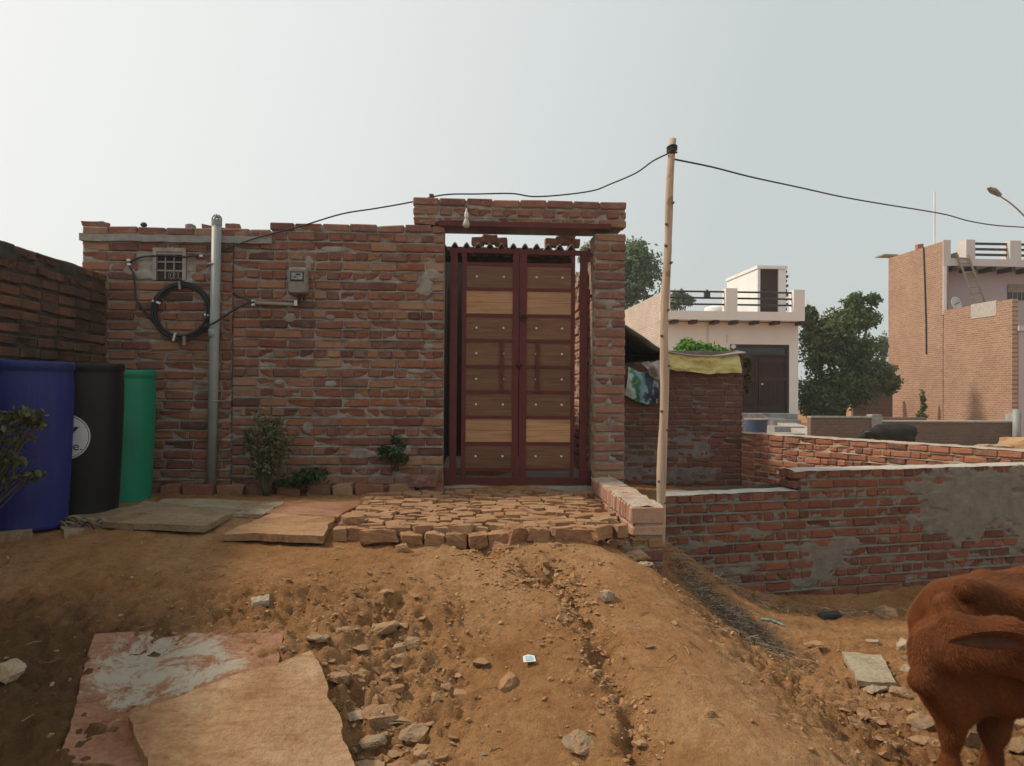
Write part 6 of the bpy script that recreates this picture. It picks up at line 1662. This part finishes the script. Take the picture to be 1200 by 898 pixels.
caps = [
 ((2.22, 3.30, .665), (2.75, 3.42, .67), .185, .21, 1.2), ((2.75, 3.42, .655), (3.25, 3.50, .680), .225, .200, 1.2),
 (cowpt(1118, 712, 3.18), cowpt(1150, 740, 3.22), .085, .16), ((2.12, 3.26, .81), (2.40, 3.32, .865), .075, .065), ((2.4, 3.32, .865), (3.3, 3.52, .865), .05, .06),
 (cowpt(1108, 762, 3.12), cowpt(1112, 790, 3.10), .16, .12), (cowpt(1100, 740, 3.10), cowpt(1110, 790, 3.08), .12, .13),
 (cowpt(1094, 785, 3.05), cowpt(1116, 818, 3.04), .085, .06), (cowpt(1112, 812, 3.02), cowpt(1200, 798, 3.08), .05, .055),
 (cowpt(1125, 742, 2.98), cowpt(1170, 742, 2.90), .12, .10), (cowpt(1112, 718, 3.00), cowpt(1180, 722, 2.88), .055, .05, 1.0, .04), (cowpt(1170, 742, 2.90), cowpt(1215, 752, 2.86), .10, .105),
 (cowpt(1215, 752, 2.86), cowpt(1290, 775, 2.92), .105, .065), (cowpt(1290, 775, 2.92), cowpt(1310, 785, 2.95), .062, .055),
 ((3.25, 3.50, .62), (3.3, 3.45, .42), .15, .09), (cowpt(1103, 690, 3.10), cowpt(1109, 700, 3.08), .045, .05, 1.0, .03), (cowpt(1128, 672, 3.12), cowpt(1150, 676, 3.16), .05, .05, 1.0, .04), (cowpt(1085, 730, 3.04), cowpt(1078, 780, 3.0), .05, .06, 1.0, .04),
 (cowpt(1150, 772, 3.12), cowpt(1250, 768, 3.16), .15, .15), (cowpt(1170, 792, 3.10), cowpt(1290, 790, 3.16), .10, .11), (cowpt(1130, 690, 3.2), cowpt(1230, 700, 3.25), .10, .12),
]
caps += leg(1110, 3.06, .50, .03, .068, .034) + leg(1159, 3.16, .52, .02, .080, .041)
for (x, y) in ((3.28, 3.36), (3.32, 3.64)):
    g_ = gz(x, y); caps += [((x, y, .5), (x+.03, y, g_+.36), .11, .05), ((x+.03, y, g_+.36), (x-.02, y, g_+.08), .045, .036), ((x-.02, y, g_+.08), (x-.04, y, g_+.03), .036, .045)]
V, Q = surface_nets(caps_field(caps, .05), (1.55, 2.62, -.25), (3.65, 3.95, 1.12), .0115)
nz_ = fbm(V[:, 0]*6, V[:, 1]*6, V[:, 2]*6, s=5, o=3)*.006 - .018*np.abs(vnoise(V[:, 0]*4+V[:, 2]*9, V[:, 1]*5, V[:, 2]*3, s=8))*(V[:, 2] > .4)
cm = fast_mesh('body', V, Q, M['fur'], cow, True); cm.data.update()
no = np.zeros(len(V)*3, np.float32); cm.data.vertices.foreach_get('normal', no); no = no.reshape(-1, 3)
V2 = V + no*nz_[:, None]; cm.data.vertices.foreach_set('co', V2.astype(np.float32).ravel()); cm.data.update()
# ear: a leaf-shaped cupped shell pointing left
def ear(root, tip, up, wid):
    root, tip = Vector(root), Vector(tip); ax_ = tip-root; s = ax_.normalized(); up = (Vector(up)-s*s.dot(Vector(up))).normalized(); dn = s.cross(up)
    n, m = 14, 10
    def shell(v0, v1, t0, lift):
        vo = []
        for i in range(n+1):
            t = t0 + (1-t0)*i/n; w_ = wid*max(.02, math.sin(math.pi*(.20+.80*t)))**.8
            for j in range(m+1):
                v = v0 + (v1-v0)*j/m
                vo.append(root + ax_*t + up*(v*w_ - .03*t*t) + dn*(.030*(1-v*v)*math.sin(math.pi*(.1+.9*t)) - lift))
        return vo
    f = [(i*(m+1)+j, i*(m+1)+j+1, (i+1)*(m+1)+j+1, (i+1)*(m+1)+j) for i in range(n) for j in range(m)]
    a = shell(-1, 1, 0, 0); b = [p + dn*.008 for p in a]; N_ = len(a)
    o = MB().add(a + b, f + [tuple(N_+q for q in reversed(g)) for g in f]).build('ear', M['fur'], cow, True)
    MB().add(shell(-.80, .22, .10, .004), f).build('ear_lining', M['ear_dark'], o, True)
    rs_ = np.random.default_rng(8); HV = []
    for k in range(2600):
        i = rs_.integers(0, n); j = rs_.integers(0, m); p = a[i*(m+1)+j].lerp(a[(i+1)*(m+1)+j+1], rs_.random())
        v = (j+.5)/m*2-1
        if v < .3 and rs_.random() < .8: continue
        d = (s*.8 + up*rs_.normal()*.35 - dn*.25).normalized()*rs_.uniform(.012, .03); q = up*.0010
        HV += [p-q, p+q, p+d]
    tag(fast_mesh('hair', [tuple(p) for p in HV], np.arange(len(HV)).reshape(-1, 3), M['hair'], o), kind='stuff')
ear(cowpt(1202, 736, 2.755), cowpt(1112, 727, 2.82), (0, -.3, .95), .040)
ear(cowpt(1222, 722, 2.98), cowpt(1240, 688, 3.08), (0, -.6, .3), .04)
# short hair standing a little off the skin
hs = np.random.default_rng(4); tri_ = Q[:, [0, 1, 2]]; sel = hs.integers(0, len(tri_), 110000)
wb_ = hs.dirichlet((1, 1, 1), len(sel)); Pt = (V2[tri_[sel]]*wb_[:, :, None]).sum(1); Nn = (no[tri_[sel]]*wb_[:, :, None]).sum(1)
fl_v = np.stack([np.full(len(sel), .75)+.5*vnoise(Pt[:, 0]*5, Pt[:, 1]*5, Pt[:, 2]*5, s=3), .3*vnoise(Pt[:, 0]*4, Pt[:, 1]*4, Pt[:, 2]*4, s=4), np.full(len(sel), -.8)+.7*vnoise(Pt[:, 0]*6, Pt[:, 1]*6, Pt[:, 2]*6, s=6)], 1) + hs.normal(size=(len(sel), 3))*.25
fl_v -= Nn*(fl_v*Nn).sum(1, keepdims=True); fl_v /= np.linalg.norm(fl_v, axis=1, keepdims=True)+1e-9
Ln = (.014+.016*hs.random(len(sel)))[:, None]; dv = fl_v*.93 + Nn*.30; sd2 = np.cross(fl_v, Nn)*.0010
HV = np.stack([Pt-sd2-Nn*.002, Pt+sd2-Nn*.002, Pt+dv*Ln], 1).reshape(-1, 3)
tag(fast_mesh('hair', HV, np.arange(len(HV)).reshape(-1, 3), M['hair'], cow), kind='stuff')
q = at(1236, 752, 2.76); MB().lathe([(.001, -.014), (.012, -.008), (.014, 0), (.012, .008), (.001, .014)], (q.x, q.y+.02, q.z), 12).build('eye', M['black'], cow, True)
# buffalo
bf = thing('buffalo', 'black buffalo standing behind the orange wall, only its back visible', 'buffalo', (0, 0, 0))
Yk = 19.5; s_ = Yk/F
def BP(px, dz, dy=0): p = at(px, 500, Yk); return (p.x, Yk+dy, dz)
zb = at(1045, 497.5, Yk).z
caps = [(BP(1032, zb-.24), BP(1056, zb-.25), .22, .24, 1.05), (BP(1056, zb-.22), BP(1066, zb-.20), .22, .19), (BP(1062, zb-.08), BP(1068, zb-.10, -.06), .08, .06), (BP(1030, zb-.10), BP(1060, zb-.04), .08, .05), (BP(1030, zb-.2), BP(1016, zb-.28), .16, .11), (BP(1016, zb-.28), BP(1006, zb-.42), .10, .07), (BP(1071, zb-.14), BP(1072.3, zb-.6), .022, .02)]
for px, dy in ((1030, -.12), (1033, .12), (1064, -.12), (1067, .12)):
    g_ = gz(BP(px, 0)[0], Yk+dy); caps.append((BP(px, zb-.4, dy), BP(px, g_+.04, dy), .085, .05))
V, Q = surface_nets(caps_field(caps, .08), (BP(995, 0)[0], Yk-.5, -.15), (BP(1085, 0)[0], Yk+.5, zb+.15), .03)
fast_mesh('body', V, Q, M['hide_black'], bf, True)
hq = MB(); a = Vector(BP(1012, zb-.22)); 
for sy in (-1, 1): hq.tube(catmull([a+Vector((0, sy*.08, 0)), a+Vector((.05, sy*.2, .03)), a+Vector((.16, sy*.18, .0))], 4), [.03-.0025*i for i in range(9)], 6)
hq.build('horns', M['horn'], bf, True)

# ---------------------------------------------------------------- hazy air
hzm = bpy.data.materials.new('haze_air'); hzm.use_nodes = True; t = hzm.node_tree; t.nodes.clear()
o_ = t.nodes.new('ShaderNodeOutputMaterial'); pvn = t.nodes.new('ShaderNodeVolumePrincipled')
pvn.inputs['Density'].default_value = .0013; pvn.inputs['Color'].default_value = (.93, .95, .95, 1); pvn.inputs['Anisotropy'].default_value = .35
t.links.new(pvn.outputs[0], o_.inputs['Volume'])
gmin, gmax = gxs.min()-3, gxs.max()+3
tag(MB().box(gmin, gmax, gys.min()-3, gys.max()+3, float(GZ.min())-1.0, 13.5).build('haze', hzm), kind='stuff')
